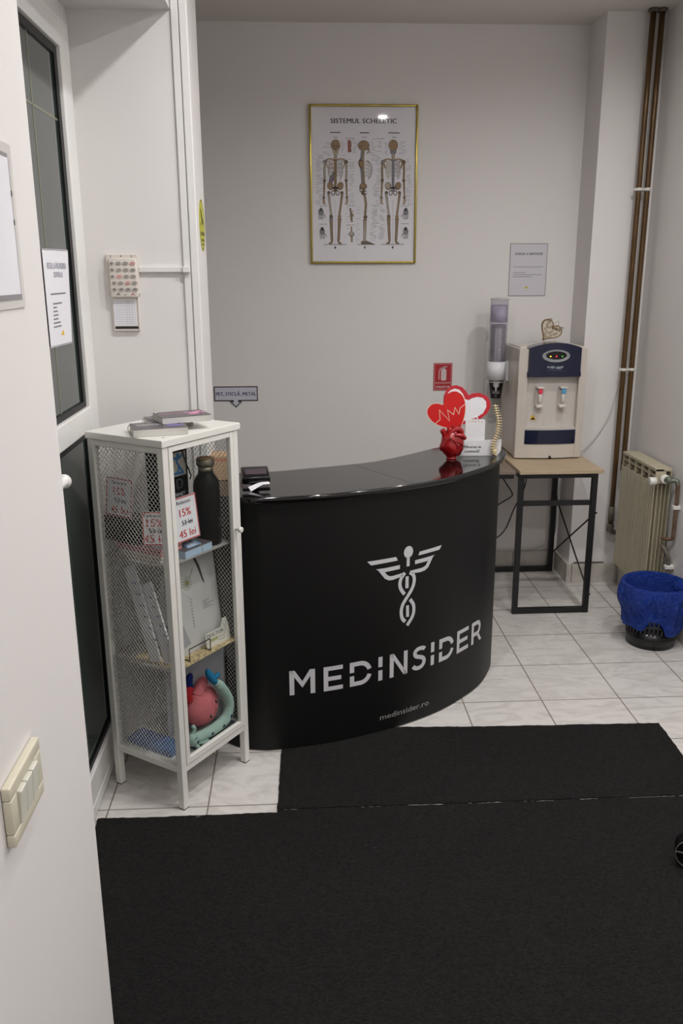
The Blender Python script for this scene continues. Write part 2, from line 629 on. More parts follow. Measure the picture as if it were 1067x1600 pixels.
W1 = 0.0006
def bpoly(pts, m=1, sub=6):
    # polygon on the curved face, cut into vertical strips so that it follows the curve
    bm = bmesh.new()
    vv = [bm.verts.new((x, y, 0)) for x, y in pts]
    bm.faces.new(vv)
    xs = [p[0] for p in pts]
    x = min(xs) + 0.012
    while x < max(xs):
        bmesh.ops.bisect_plane(bm, geom=bm.verts[:] + bm.edges[:] + bm.faces[:], plane_co=(x, 0, 0), plane_no=(1, 0, 0))
        x += 0.012
    bmesh.ops.triangulate(bm, faces=bm.faces[:])
    bm.verts.index_update()
    fp.add([PB(v.co.x, v.co.y, W1) for v in bm.verts], [[v.index for v in f.verts] for f in bm.faces], m)
    bm.free()
def bstroke(pts, wd, m=1):
    fine, ws = [], []
    pts = [Vector((p[0], p[1])) for p in pts]
    wl_ = wd if isinstance(wd, (list, tuple)) else [wd] * len(pts)
    for a, b, wa, wb in zip(pts, pts[1:], wl_, wl_[1:]):
        k = max(1, int((b - a).length / 0.008))
        for i in range(k):
            fine.append(a.lerp(b, i / k)); ws.append(wa + (wb - wa) * i / k)
    fine.append(pts[-1]); ws.append(wl_[-1])
    wd = ws
    fp.stroke([(p.x, p.y) for p in fine], wd, PB, W1, m)
Z0, Z1, SW = 0.207, 0.298, 0.0165
def hbar(s0, s1, z): bpoly([(s0, z), (s1, z), (s1, z + SW * .95), (s0, z + SW * .95)])
def vbar(s0, z0, z1): bpoly([(s0, z0), (s0 + SW, z0), (s0 + SW, z1), (s0, z1)])
# M
vbar(.360, Z0, Z1); vbar(.4325, Z0, Z1)
bpoly([(.360, Z1), (.378, Z1), (.4045, .256), (.431, Z1), (.449, Z1), (.4045, .232)])
# E
def letter_E(s0, s1):
    vbar(s0, Z0, Z1)
    hbar(s0 + SW, s1, Z0); hbar(s0 + SW, s1, Z1 - SW * .95); hbar(s0 + SW, s1 - .006, (Z0 + Z1) / 2 - SW / 2)
letter_E(.479, .549)
# split D
def letter_D(s0, s1):
    g0, g1 = .2460, .2590
    vbar(s0, Z0, g0); vbar(s0, g1, Z1)
    R = (Z1 - Z0) / 2 - SW / 2
    cz = (Z0 + Z1) / 2
    c = s1 - R - SW / 2
    up, dn = [], []
    for k in range(0, 13):
        a = PI / 2 * (1 - k / 12)
        up.append((c + R * math.cos(a), cz + R * math.sin(a)))
    up = [(s0 + SW, Z1 - SW / 2)] + [p for p in up if p[1] > g1 - .001]
    dn = [(x, 2 * cz - y) for x, y in up]
    bstroke(up, SW); bstroke(dn, SW)
letter_D(.575, .660)
def letter_I(s0):
    vbar(s0, Z0, .2465); vbar(s0, .2590, Z1)
letter_I(.6855)
# N
vbar(.732, Z0, Z1); vbar(.792, Z0, Z1)
bpoly([(.7485, Z1), (.732, Z1), (.792, Z0), (.8085, Z0)][::-1])
# S
spts = [(.887, .283), (.880, .2885), (.868, .2905), (.855, .2895), (.8445, .2835), (.841, .2740), (.8455, .2645), (.856, .2590), (.868, .2550), (.879, .2490), (.8845, .2400), (.883, .2290), (.875, .2190), (.863, .2145), (.850, .2150), (.8405, .2190), (.834, .2260)]
bstroke([(p.x, p.y) for p in catmull([(x, y, 0) for x, y in spts], 2)], SW * 0.95)
letter_I(.917)
letter_D(.959, 1.043)
letter_E(1.063, 1.140)
# R
vbar(1.163, Z0, Z1)
rp = [(1.179, Z1 - SW / 2), (1.205, Z1 - SW / 2)]
for k in range(1, 12):
    a = PI / 2 - PI * k / 12
    rp.append((1.205 + .0225 * math.cos(a), .2672 + .0225 * math.sin(a)))
rp += [(1.205, .2447), (1.179, .2447)]
bstroke(rp, SW)
bpoly([(1.203, .240), (1.221, .240), (1.247, Z0), (1.228, Z0)][::-1])
# emblem
LG = {
 'tl': [(0.6398, 0.6589), (0.7528, 0.6586), (0.76, 0.6446), (0.6548, 0.6435)],
 'tr': [(0.8531, 0.6600), (0.9566, 0.6640), (0.9466, 0.6496), (0.8475, 0.6467)],
 'r2': [(0.7936, 0.579), (0.8069, 0.5786), (0.8071, 0.5343), (0.7934, 0.5355)],
 'r3': [(0.7979, 0.4701), (0.8103, 0.4696), (0.812, 0.4257), (0.7988, 0.4264)],
}
for k in LG: bpoly(LG[k][::-1])
bstroke([(0.7690, .6195), (0.6930, .6180), (0.7130, .5930), (0.7260, .5855), (0.7400, .5845), (0.7900, .5905)], [.0145, .0145, .0145, .0145, .0145, .011])
bpoly([(0.6725, 0.6262), (0.7000, 0.6262), (0.7000, .6110)][::-1])
bstroke([(0.8335, .6245), (0.9050, .6262), (0.8880, .5990), (0.8760, .5925), (0.8600, .5905), (0.8120, .5915)], [.0145, .0145, .0145, .0145, .0145, .011])
bpoly([(0.8980, .6200), (0.9245, 0.6345), (0.8950, 0.6335)])
def cm2(p, n=5): return [(q.x, q.y) for q in catmull([(x, y, 0) for x, y in p], n)]
bstroke(cm2([(0.7904, 0.5936), (0.7751, 0.5764), (0.7699, 0.5542), (0.7759, 0.5343), (0.7905, 0.5142)]), .0135)
bstroke(cm2([(0.8121, 0.5919), (0.8282, 0.5769), (0.8313, 0.5544), (0.8237, 0.5308), (0.8059, 0.5063), (0.7847, 0.4792), (0.7773, 0.4524), (0.7821, 0.4259), (0.7951, 0.4103)]), .0135)
bstroke(cm2([(0.8143, 0.4903), (0.8288, 0.4697), (0.8323, 0.4466), (0.8261, 0.4224), (0.8038, 0.3939)]), .0135)
bpoly([(.8045 + .0195 * math.cos(2 * PI * k / 24), .6675 + .0215 * math.sin(2 * PI * k / 24)) for k in range(24)])
bpoly([(.7975, .652), (.7975, .6155), (.8100, .6155), (.8100, .652)])
fp.text('medinsider.ro', 0.030, 0.803, 0.0500, PB, W1, 2, maxw=0.218)
fp.build('front_panel', [M_graphic, M_print, M_print2], counter)
# kidney shaped glossy top in two leaves
top_pts = [(-.945, -.06), (-.94, -.15), (-.905, -.24), (-.85, -.293), (-.775, -.318), (-.716, -.318), (-.56, -.295), (-.42, -.252), (-.27, -.188), (-.11, -.094), (.008, .013), (.108, .128), (.175, .245), (.208, .35), (.195, .42), (.13, .478), (.03, .488), (-.06, .44), (-.18, .325), (-.29, .228), (-.39, .168), (-.585, .098), (-.71, .056), (-.82, .045), (-.905, .02)]
tl = catmull([(x, y, 0) for x, y in top_pts], 5, closed=True)
M_gloss = mk('glossy_black_laminate', (12, 12, 13), 0.09, var=0.03, coat=0.3)
ct = MB()
cx, cy = sum(p.x for p in tl) / len(tl), sum(p.y for p in tl) / len(tl)
N = len(tl)
def offs(d):
    out = []
    for i, p in enumerate(tl):
        t = (tl[(i + 1) % N] - tl[i - 1]).normalized()
        out.append(Vector((p.x - t.y * d, p.y + t.x * d, 0)))
    return out
rings = []
for d, z in ((0.004, 0.8935), (0.001, 0.8955), (0.0, 0.9), (0.0, 0.907), (0.0015, 0.911), (0.005, TOPZ)):
    rings.append([(p.x, p.y, z) for p in offs(d)])
vs = [p for r in rings for p in r]
fs = []
for i in range(len(rings) - 1):
    for k in range(N):
        fs.append((i * N + k, i * N + (k + 1) % N, (i + 1) * N + (k + 1) % N, (i + 1) * N + k))
ct.add(vs, fs, 0, True)
b0 = len(rings) - 1
ct.add(rings[-1], [tuple(range(N))], 0)
ct.add(rings[0], [tuple(range(N))[::-1]], 0)
P0 = lambda u, v, w=0: Vector((u, v, TOPZ + w))
ct.stroke([(-.425, .155), (-.228, -.165)], 0.0012, P0, 0.0003, 1)
ct.build('counter_top', [M_gloss, mk('joint_gray', (70, 68, 70), 0.6)], counter)

# ------------------------------------------------------------------ black carpet mats
def carpet_material():
    m = bpy.data.materials.new('black_needle_felt')
    m.use_nodes = True
    nt = m.node_tree
    b = nt.nodes['Principled BSDF']
    b.inputs['Roughness'].default_value = 0.95
    b.inputs['Specular IOR Level'].default_value = 0.15
    tc = nt.nodes.new('ShaderNodeTexCoord')
    mp = nt.nodes.new('ShaderNodeMapping')
    mp.inputs['Scale'].default_value = (1.0, 2.2, 1.0)
    nt.links.new(tc.outputs['Object'], mp.inputs[0])
    a = nt.nodes.new('ShaderNodeTexNoise'); a.inputs['Scale'].default_value = 120; a.inputs['Detail'].default_value = 8
    a.inputs['Roughness'].default_value = 0.7
    c = nt.nodes.new('ShaderNodeTexNoise'); c.inputs['Scale'].default_value = 3; c.inputs['Detail'].default_value = 4
    nt.links.new(mp.outputs[0], a.inputs['Vector']); nt.links.new(tc.outputs['Object'], c.inputs['Vector'])
    r = nt.nodes.new('ShaderNodeValToRGB')
    r.color_ramp.elements[0].position = 0.32; r.color_ramp.elements[0].color = lin((9, 9, 9))
    r.color_ramp.elements[1].position = 0.72; r.color_ramp.elements[1].color = lin((47, 46, 45))
    nt.links.new(a.outputs['Fac'], r.inputs[0])
    mx = nt.nodes.new('ShaderNodeMixRGB'); mx.blend_type = 'MULTIPLY'; mx.inputs[0].default_value = 0.3
    nt.links.new(r.outputs[0], mx.inputs[1]); nt.links.new(c.outputs['Fac'], mx.inputs[2])
    nt.links.new(mx.outputs[0], b.inputs['Base Color'])
    bp = nt.nodes.new('ShaderNodeBump'); bp.inputs['Strength'].default_value = 0.9; bp.inputs['Distance'].default_value = 0.003
    nt.links.new(a.outputs['Fac'], bp.inputs['Height']); nt.links.new(bp.outputs[0], b.inputs['Normal'])
    return m
M_carpet = carpet_material()
M_thread = mk('loose_thread', (120, 116, 110), 0.9)
def ragged(pts, step=0.012, amp=0.0016):
    out = []
    P = [Vector((x, y)) for x, y in pts]
    for i, a in enumerate(P):
        b = P[(i + 1) % len(P)]
        k = max(1, int((b - a).length / step))
        t = (b - a).normalized()
        nrm = Vector((t.y, -t.x))
        for j in range(k):
            q = a.lerp(b, j / k)
            if j: q += nrm * amp * (random.random() * 2 - 1) + nrm * 0.003 * noise.noise(Vector((q.x * 6, q.y * 6, 0)))
            out.append((q.x, q.y))
    return out
PG = lambda u, v, w=0.0: Vector((u, v, w))
m = MB()
m.slab(ragged([(-.703, -.643), (.672, -.643), (.684, -.202), (-.021, -.187), (-.69, -.150)]), PG, 0.0002, 0.0045)
tag(m.build('floor_mat', M_carpet), 'black felt runner strip laid against the foot of the counter', 'mat')
m = MB()
m.slab(ragged([(-1.24, -3.9), (.90, -3.9), (.70, -.648), (-.703, -.648), (-.703, -.662), (-1.245, -.660)]), PG, 0.0002, 0.0045)
for (x0, y0, x1, y1, w) in ((.107, -.652, .16, -.6512, .0016), (.40, -.652, .55, -.650, .0014), (-.08, -.652, .0, -.651, .0010), (-.95, -.672, -.935, -.668, .002)):
    m.stroke([(x0, y0), ((x0 + x1) / 2, (y0 + y1) / 2 + .001), (x1, y1)], w, PG, 0.0048, 1)
for i in range(26):
    x, y = random.uniform(-1.0, .6), random.uniform(-1.5, -.7)
    a = random.uniform(0, PI); l = random.uniform(.0015, .004)
    m.stroke([(x, y), (x + l * math.cos(a), y + l * math.sin(a))], .0008, PG, 0.0048, 1)
tag(m.build('floor_mat', [M_carpet, M_thread]), 'large black felt mat covering the foreground floor', 'mat')

# ------------------------------------------------------------------ cabinet with mesh sides and glass door
CABO = Vector((-0.989, -0.630, 0.0))
CANG = math.atan2(.823, .567)
CABW, CABD, CABH = 0.330, 0.292, 1.160
cab = thing('display_cabinet', CABO, 'narrow white metal display cabinet with mesh sides and glass door', 'cabinet', rz=CANG, local=True)
CM = Matrix.Translation(CABO) @ Matrix.Rotation(CANG, 4, 'Z')
def cabf(p): return (CM @ Vector(p).to_4d()).to_3d()
LG_ = 0.022
fr = MB()
for x0, y0 in ((0, 0), (CABW - LG_, 0), (0, CABD - LG_), (CABW - LG_, CABD - LG_)):
    lm = MB()
    lm.rbox(x0, x0 + LG_, y0, y0 + LG_, 0.003, CABH - 0.021, 0.0015)
    lm.rbox(x0 - .0005, x0 + LG_ + .0005, y0 - .0005, y0 + LG_ + .0005, 0.0, 0.004, 0.001, 1)
    lm.build('leg', [M_white, mk('gray_foot_cap', (90, 86, 80), 0.6)], cab)
for (x0, x1, y0, y1) in ((LG_, CABW - LG_, 0.002, 0.020), (LG_, CABW - LG_, CABD - .020, CABD - .002), (0.002, 0.020, LG_, CABD - LG_), (CABW - .020, CABW - .002, LG_, CABD - LG_)):
    fr.rbox(x0, x1, y0, y1, 0.124, 0.1445, 0.0015)
for (x0, x1, y0, y1) in ((LG_, CABW - LG_, CABD - .014, CABD - .002), (0.002, 0.014, LG_, CABD - LG_), (CABW - .014, CABW - .002, LG_, CABD - LG_)):
    fr.rbox(x0, x1, y0, y1, 1.120, 1.139, 0.0015)
fr.rbox(0.012, CABW - .012, 0.020, CABD - .012, 0.139, 0.145, 0.001)
fr.build('frame', M_white, cab)
t = MB()
t.rbox(-0.004, 0.340, -0.004, CABD + 0.004, 1.1395, CABH, 0.002)
t.lathe([(0.004, 0), (0.004, 0.0012), (0.002, 0.0016)], (0.035, 0.026, CABH - .0004), 12, 1)
t.build('top_panel', [M_white, M_chrome], cab)
for z in (0.785, 0.4555):
    s_ = MB()
    s_.rbox(0.010, CABW - .010, 0.024, CABD - .010, z - 0.0045, z, 0.001)
    s_.build('shelf', mk('shelf_gray', (150, 147, 142), 0.45), cab)
# expanded metal
def expanded(mb, P, u0, u1, v0, v1, pitch=0.0150, per=0.0160, t=0.0018, d=0.0011):
    n = int(round((u1 - u0) / (pitch / 2)))
    st = (u1 - u0) / n
    rows = int((v1 - v0) / per)
    per = (v1 - v0) / rows
    amp = st / 2 - t * 0.25
    for i in range(n):
        uc = u0 + (i + 0.5) * st
        sg = 1 if i % 2 == 0 else -1
        pts = []
        for r in range(rows):
            v = v0 + r * per
            pts += [(uc - sg * amp, v), (uc - sg * amp, v + per * .18), (uc + sg * amp, v + per * .5), (uc + sg * amp, v + per * .68)]
        pts.append((uc - sg * amp, v1))
        vs, fs = [], []
        for u, v in pts:
            vs += [P(u - t / 2, v, -d / 2), P(u + t / 2, v, -d / 2), P(u + t / 2, v, d / 2), P(u - t / 2, v, d / 2)]
        for k in range(len(pts) - 1):
            a, b = 4 * k, 4 * k + 4
            fs += [(a, a + 1, b + 1, b), (a + 1, a + 2, b + 2, b + 1), (a + 2, a + 3, b + 3, b + 2), (a + 3, a, b, b + 3)]
        mb.add(vs, fs, 0)
M_meshm = mk('white_expanded_metal', (222, 220, 214), 0.45, var=0.02)
e = MB(); expanded(e, lambda u, v, w=0: Vector((0.008 + w, u, v)), LG_, CABD - LG_, 0.1445, 1.120); e.build('mesh_panel', M_meshm, cab)
e = MB(); expanded(e, lambda u, v, w=0: Vector((CABW - 0.008 + w, u, v)), LG_, CABD - LG_, 0.1445, 1.120); e.build('mesh_panel', M_meshm, cab)
e = MB(); expanded(e, lambda u, v, w=0: Vector((u, CABD - 0.008 + w, v)), LG_, CABW - LG_, 0.1445, 1.120); e.build('mesh_panel', M_meshm, cab)
dr = MB()
for a in ((0.0235, 0.040, 0.147, 1.1375), (0.292, 0.3065, 0.147, 1.1375), (0.040, 0.292, 0.147, 0.166), (0.040, 0.292, 1.1225, 1.1375)):
    dr.rbox(a[0], a[1], -0.001, 0.014, a[2], a[3], 0.0012)
door_c = dr.build('door', M_white, cab)
g = MB(); g.box(0.040, 0.292, 0.006, 0.009, 0.166, 1.1225)
g.build('door_glass', thin_glass('clear_glass', (0.95, 0.96, 0.955), ior=1.18), door_c)
kn = MB()
kn.lathe([(0.0035, 0), (0.0035, 0.014), (0.0085, 0.016), (0.0092, 0.022), (0.0085, 0.026), (0.006, 0.0265)][::-1], (0.300, -0.001, 0.832), 20, axis='Y', rot=Matrix.Rotation(PI, 3, 'Z'))
kn.build('knob', M_white, door_c)

# -- things inside the cabinet (top-level things, placed in cabinet space)
def CB(): return MB(cabf)
def cplane(o, U, V):
    P = plane(o, U, V)
    return P          # used with MBs whose F is cabf
M_steel = mk('brushed_steel', (140, 134, 120), 0.35, metal=0.9)
bot = thing('water_bottle', cabf((0.262, 0.075, 0.7853)), 'black steel water bottle with wooden cap, on the cabinet top shelf', 'bottle')
c0 = (0.262, 0.075, 0.7853)
b = CB(); b.lathe([(0.036, 0), (0.040, 0.004), (0.0405, 0.185), (0.038, 0.200), (0.030, 0.214), (0.024, 0.222), (0.024, 0.226)], c0, 32)
PBo = lambda u, v, w=0: Vector((c0[0] + (0.0405 + w) * math.sin(u / .0405 + .25), c0[1] - (0.0405 + w) * math.cos(u / .0405 + .25), c0[2] + v))
b.stroke([(-.006, .088), (0, .080), (.006, .088)], .0016, PBo, .0005, 1)
b.stroke([(0, .084), (0, .070)], .0016, PBo, .0005, 1)
b.text('MEDINSIDER', 0.006, 0, 0.060, PBo, .0005, 1, maxw=.026)
b.build('bottle_body', [mk('matte_black_coating', (11, 11, 12), 0.55, spec=0.2), mk('dim_gray_print', (120, 120, 122), 0.5)], bot)
b = CB(); b.lathe([(0.0235, 0.2262), (0.0235, 0.248)], c0, 24); b.build('bottle_neck', M_steel, bot)
b = CB(); b.lathe([(0.027, 0.2482), (0.028, 0.251), (0.028, 0.268), (0.0265, 0.270)], c0, 28)
b.lathe([(0.025, 0.2695), (0.025, 0.272), (0.022, 0.273)], c0, 24, 1)
b.tube([(c0[0] - .028 - .009 * math.sin(a), c0[1], c0[2] + .259 + .009 * math.cos(a)) for a in [PI * k / 8 for k in range(9)]], .0016, 6, 2)
b.tube([(c0[0] + .028 + .007 * math.sin(a), c0[1], c0[2] + .259 + .007 * math.cos(a)) for a in [PI * k / 8 for k in range(9)]], .0016, 6, 2)
b.build('cap', [M_steel, mk('bamboo', (150, 118, 72), 0.6, var=0.15, vscale=60), M_blackp], bot)

# price cards
UX, UZ = (1, 0, 0), (0, 0, 1)
def easel(t, P, w, hgt):
    s = CB()
    s.add([P(w * .35, hgt * .6, -.0018), P(w * .65, hgt * .6, -.0018), P(w * .68, 0.001, -.018), P(w * .32, 0.001, -.018),
           P(w * .35, hgt * .6, -.0026), P(w * .65, hgt * .6, -.0026), P(w * .68, 0.001, -.0192), P(w * .32, 0.001, -.0192)],
          [(0, 1, 2, 3), (7, 6, 5, 4), (0, 4, 5, 1), (1, 5, 6, 2), (2, 6, 7, 3), (3, 7, 4, 0)], 0)
    s.build('easel_back', M_paper, t)
def price_card(o, U, V, lines, label, w=.108, hgt=.124):
    t = thing('price_card', cabf(o), label, 'price card')
    P = plane(o, U, V)
    m = CB()
    m.slab([(0, 0), (w, 0), (w, hgt), (0, hgt)], P, -.0015, 0, 0)
    m.stroke([(.0025, .0025), (w - .0025, .0025), (w - .0025, hgt - .0025), (.0025, hgt - .0025)], .0035, P, .0003, 1, closed=True)
    m.text('Reducere', .015, w / 2, hgt * .84, P, .0004, 2, off=.01)
    m.text(lines[0], .033, w / 2 + .002, hgt * .56, P, .0004, 1, off=.02)
    m.text(lines[1], .021, w / 2 + .006, hgt * .36, P, .0004, 2, off=.02)
    m.stroke([(w / 2 - .012, hgt * .36 + .006), (w / 2 + .03, hgt * .36 + .0075)], .0016, P, .0005, 2)
    m.text(lines[2], .032, w / 2 + .002, hgt * .09, P, .0004, 1, off=.02)
    m.build('card', [M_paper, M_redink, M_ink], t)
    easel(t, P, w, hgt)
    return t
price_card((0.083, 0.050, 0.8305), UX, (0, 0.10, 0.995), ('15%', '53 lei', '45 lei'), 'white price card reading 45 lei, behind the glass beside the black bottle', hgt=.134, w=.112)
price_card((0.032, 0.128, 0.8305), (.50, -.86, 0), (0.1, 0.1, 0.98), ('15%', '53 lei', '45 lei'), 'small tilted price card behind the side mesh, nearest the cabinet front post', w=.072, hgt=.10)
price_card((0.030, 0.272, 0.9055), (0, -1, 0), (0.12, 0, 0.99), ('15%', '53 lei', '45 lei'), 'price card facing the side mesh, farthest from the cabinet front post', w=.105, hgt=.115)

# card decks stacked on the top shelf
M_pinkedge = mk('pink_card_edges', (206, 140, 142), 0.6, var=0.12, vscale=200, stretch=(1, 1, 6))
M_beige = mk('cream_card_edges', (206, 198, 184), 0.6, var=0.1, vscale=200, stretch=(1, 1, 6))
M_cover = mk('gray_cover', (84, 78, 83), 0.35, var=0.1)
zz = 0.7853
names = ['bottom', 'second', 'third', 'top']
for i in range(4):
    m = CB()
    rt = Matrix.Rotation(random.uniform(-.04, .04), 3, 'Z')
    m.rbox(0.030, 0.122, 0.060 , 0.232, zz, zz + .0108, 0.001, 0, rot=rt)
    m.rbox(0.0295, 0.1225, 0.0595, 0.2325, zz + .0104, zz + .0111, 0.0002, 1, rot=rt)
    tag(m.build('card_deck', [M_beige if i < 2 else M_pinkedge, M_cover]), 'deck of %s edged study cards, %s of the stack on the cabinet top shelf' % ('cream' if i < 2 else 'pink', names[i]), 'card deck', 'card decks stacked on the cabinet top shelf')
    zz += .0113
m = CB(); m.rbox(0.020, 0.098, 0.140, 0.275, 0.8308, 0.9050, 0.002)
tag(m.build('carton', mk('black_card', (22, 21, 23), 0.5)), 'low black carton lying on the pink card decks', 'box')
# blue card pack with a rubber band
pk = thing('card_pack', cabf((.16, .05, .7853)), 'blue edged card pack in a rubber band on the shelf front', 'card deck')
m = CB(); m.rbox(0.100, 0.221, 0.028, 0.090, 0.7853, 0.8080, 0.001)
m.build('cards', mk('pale_blue_edges', (168, 190, 212), 0.5, var=0.12, vscale=300, stretch=(1, 1, 8)), pk)
m = CB(); m.rbox(0.0995, 0.2215, 0.0275, 0.0905, 0.8080, 0.8092, 0.0004)
m.poly([(0.125, 0.040), (0.185, 0.038), (0.200, 0.078), (0.150, 0.082)], lambda u, v, w=0: Vector((u, v, 0.8094)), 0, 1)
for k in range(5): m.rect(0.135 + .004 * k, 0.175 + .003 * k, 0.045 + .006 * k, 0.048 + .006 * k, lambda u, v, w=0: Vector((u, v, 0.8096)), 0, 2)
m.build('cover', [M_cover, mk('sky_blue_print', (120, 160, 200), 0.4), M_paper], pk)
m = CB(); m.tube([(0.176, 0.0270, 0.7870), (0.176, 0.0270, 0.8097), (0.178, 0.0910, 0.8097), (0.178, 0.0910, 0.7870)], 0.0007, 6, closed=False)
m.build('rubber_band', mk('tan_rubber', (178, 150, 112), 0.6), pk)
# black printed gift box with a picture
bx = thing('gift_bag', cabf((.19, .165, .7853)), 'tall black paper bag with blue figure picture behind the bottle', 'bag')
m = CB()
m.slab([(.128, .7853), (.244, .7853), (.244, 1.085), (.128, 1.085)], lambda u, v, w=0: Vector((u, .132 - w, v)), -.060, 0)
PBg = lambda u, v, w=0: Vector((u, .132 - w, v))
m.rect(.140, .236, 1.005, 1.078, PBg, .0004, 1)
for s_ in (((.200, 1.070), (.196, 1.050), (.206, 1.035), (.198, 1.015)), ((.180, 1.062), (.206, 1.058), (.222, 1.068)), ((.206, 1.035), (.222, 1.014)), ((.176, 1.014), (.226, 1.012))):
    m.stroke(s_, .008, PBg, .0007, 2)
m.ell(.203, 1.068, .007, .008, PBg, .0008, 2)
m.text('D', .045, .205, .965, PBg, .0004, 3, off=.03)
m.text('CORNET', .016, .196, .942, PBg, .0004, 4)
m.build('bag_body', [M_blackp, mk('cream_print', (190, 186, 170), 0.5), mk('blue_print', (60, 120, 180), 0.5), mk('charcoal_print', (70, 70, 74), 0.5), M_paper], bx)
m = CB(); m.tube([(.222, .131, 1.084), (.232, .126, 1.04), (.2455, .120, 1.0), (.249, .128, .985)], .0022, 6)
m.build('handle', M_blackp, bx)

# middle shelf: patterned sheet, notebook, little card, wire stand, leaflets
m = CB()
PSh = lambda u, v, w=0: Vector((u, v, .4558 + w))
m.slab([(.030, .012), (.304, .012), (.304, .20), (.030, .20)], PSh, 0, .0012, 0)
tag(m.build('patterned_sheet', mk('kraft_pattern_paper', (176, 158, 120), 0.7, var=0.45, vscale=45, stretch=(2.2, 1, 1))), 'tan patterned paper sheet covering the cabinet middle shelf', 'paper')
def spiral(mb, x, y0, z0, z1, n, dirx=1, P=None):
    for k in range(n):
        z = z0 + (z1 - z0) * (k + .5) / n
        pts = [P(x + .0062 * math.cos(a), z, .0062 * math.sin(a)) for a in [2 * PI * j / 10 for j in range(10)]]
        mb.tube(pts, .0014, 5, closed=True)
nb = thing('spiral_notebook', cabf((.19, .065, .4572)), 'white spiral notebook with plant and pen cover, upright on middle shelf', 'notebook')
Pn = plane((.093, .066, .4572), UX, (0, .10, .995))
m = CB(); m.slab([(0, 0), (.208, 0), (.208, .300), (0, .300)], Pn, -.007, 0, 0)
m.stroke([(.112, .300), (.130, .262), (.146, .205)], [.010, .011, .006], Pn, .0004, 1)
m.poly([(.143, .207), (.149, .204), (.150, .196)], Pn, .0004, 1)
for k in range(14):
    a = 2 * PI * k / 14
    m.stroke([(.072, .222), (.072 + .022 * math.cos(a), .222 + .024 * math.sin(a))], .002, Pn, .0003, 2)
m.ell(.072, .222, .006, .006, Pn, .0005, 3)
m.stroke([(.086, .235), (.098, .25), (.104, .262)], .0025, Pn, .0003, 2)
m.stroke([(.016, .226), (.072, .172), (.078, .080)], .0014, Pn, .0003, 4)
m.poly([(.0, .09), (.03, .10), (.055, .03), (.0, .02)], Pn, .0003, 4)
for k in range(5): m.rect(.130, .130 + (.045, .03, .05, .02, .03)[k], .118 + .006 * k, .120 + .006 * k, Pn, .0003, 5)
for k in range(10): m.rect(.078, .082, .075 + .010 * k, .079 + .010 * k, Pn, .0003, 5)
m.build('cover', [mk('soft_white_cover', (196, 194, 192), 0.4, var=0.05, vscale=10), mk('dark_pen_print', (52, 50, 52), 0.5), mk('leaf_green', (112, 122, 78), 0.6), mk('dull_yellow', (150, 140, 60), 0.6), mk('pale_gray_print', (158, 158, 162), 0.6), M_grayink], nb)
m = CB(); spiral(m, .210, 0, .012, .290, 34, P=lambda u, v, w=0: Pn(u, v, -.0035 + w)); m.build('spiral_binding', M_blackm, nb)
dc = thing('doctor_card', cabf((.24, .034, .4572)), 'small white card reading DOCTOR with stethoscope, in front of the notebook', 'card')
Pd = plane((.188, .040, .4572), (.995, -.06, 0), (0, .08, .99))
m = CB(); m.slab([(0, 0), (.108, 0), (.108, .040), (.098, .078), (.080, .078), (.070, .052), (0, .050)], Pd, -.001, 0, 0)
m.text('DOCTOR', .017, .006, .034, Pd, .0003, 1, align='L', off=.02)
m.rect(.018, .052, .018, .028, Pd, .0003, 2)
m.stroke([(.052, .023), (.080, .023), (.088, .032), (.088, .050), (.080, .062), (.080, .072)], .0014, Pd, .0004, 3)
m.stroke([(.088, .050), (.096, .062), (.096, .072)], .0014, Pd, .0004, 3)
m.stroke([(.052, .014), (.078, .012), (.086, .018)], .0014, Pd, .0004, 3)
m.build('card', [mk('cream_paper', (214, 210, 200), 0.6), mk('slate_ink', (70, 82, 92), 0.6), mk('olive_print', (170, 168, 120), 0.6), M_grayink], dc)
m = CB()
m.tube([(.095, .050, .459), (.095, .030, .459), (.095, .030, .497), (.190, .028, .497), (.190, .028, .459), (.190, .050, .459)], .0018, 6)
tag(m.build('wire_stand', M_blackm), 'black wire book stand lip in front of the spiral notebook', 'stand')
for k, (ya, yb, lab) in enumerate(((.215, .10, 'white folded leaflet leaning inside the side mesh, higher one'), (.165, .055, 'white folded leaflet leaning inside the side mesh, lower one'))):
    m = CB()
    hx = .030 + .014 * k
    m.slab([(ya, .745 - .05 * k), (ya - .042, .765 - .05 * k), (yb - .012, .470), (yb + .030, .4572)], lambda u, v, w=0: Vector((hx + w, u, v)), 0, .006)
    for j in range(6):
        f = .15 + .12 * j
        u, v = ya - .01 + (yb - ya) * f, .745 - .05 * k + (.462 - .745 + .05 * k) * f
        m.rect(u - .02, u - .002, v, v + .006, lambda a, b_, w=0: Vector((hx - .0004, a, b_)), 0, 1 + (j % 2))
    tag(m.build('leaflet', [M_paper, mk('lilac_print', (150, 150, 190), 0.6), mk('teal_print', (110, 150, 140), 0.6)]), lab, 'leaflet', 'leaflets inside the cabinet')

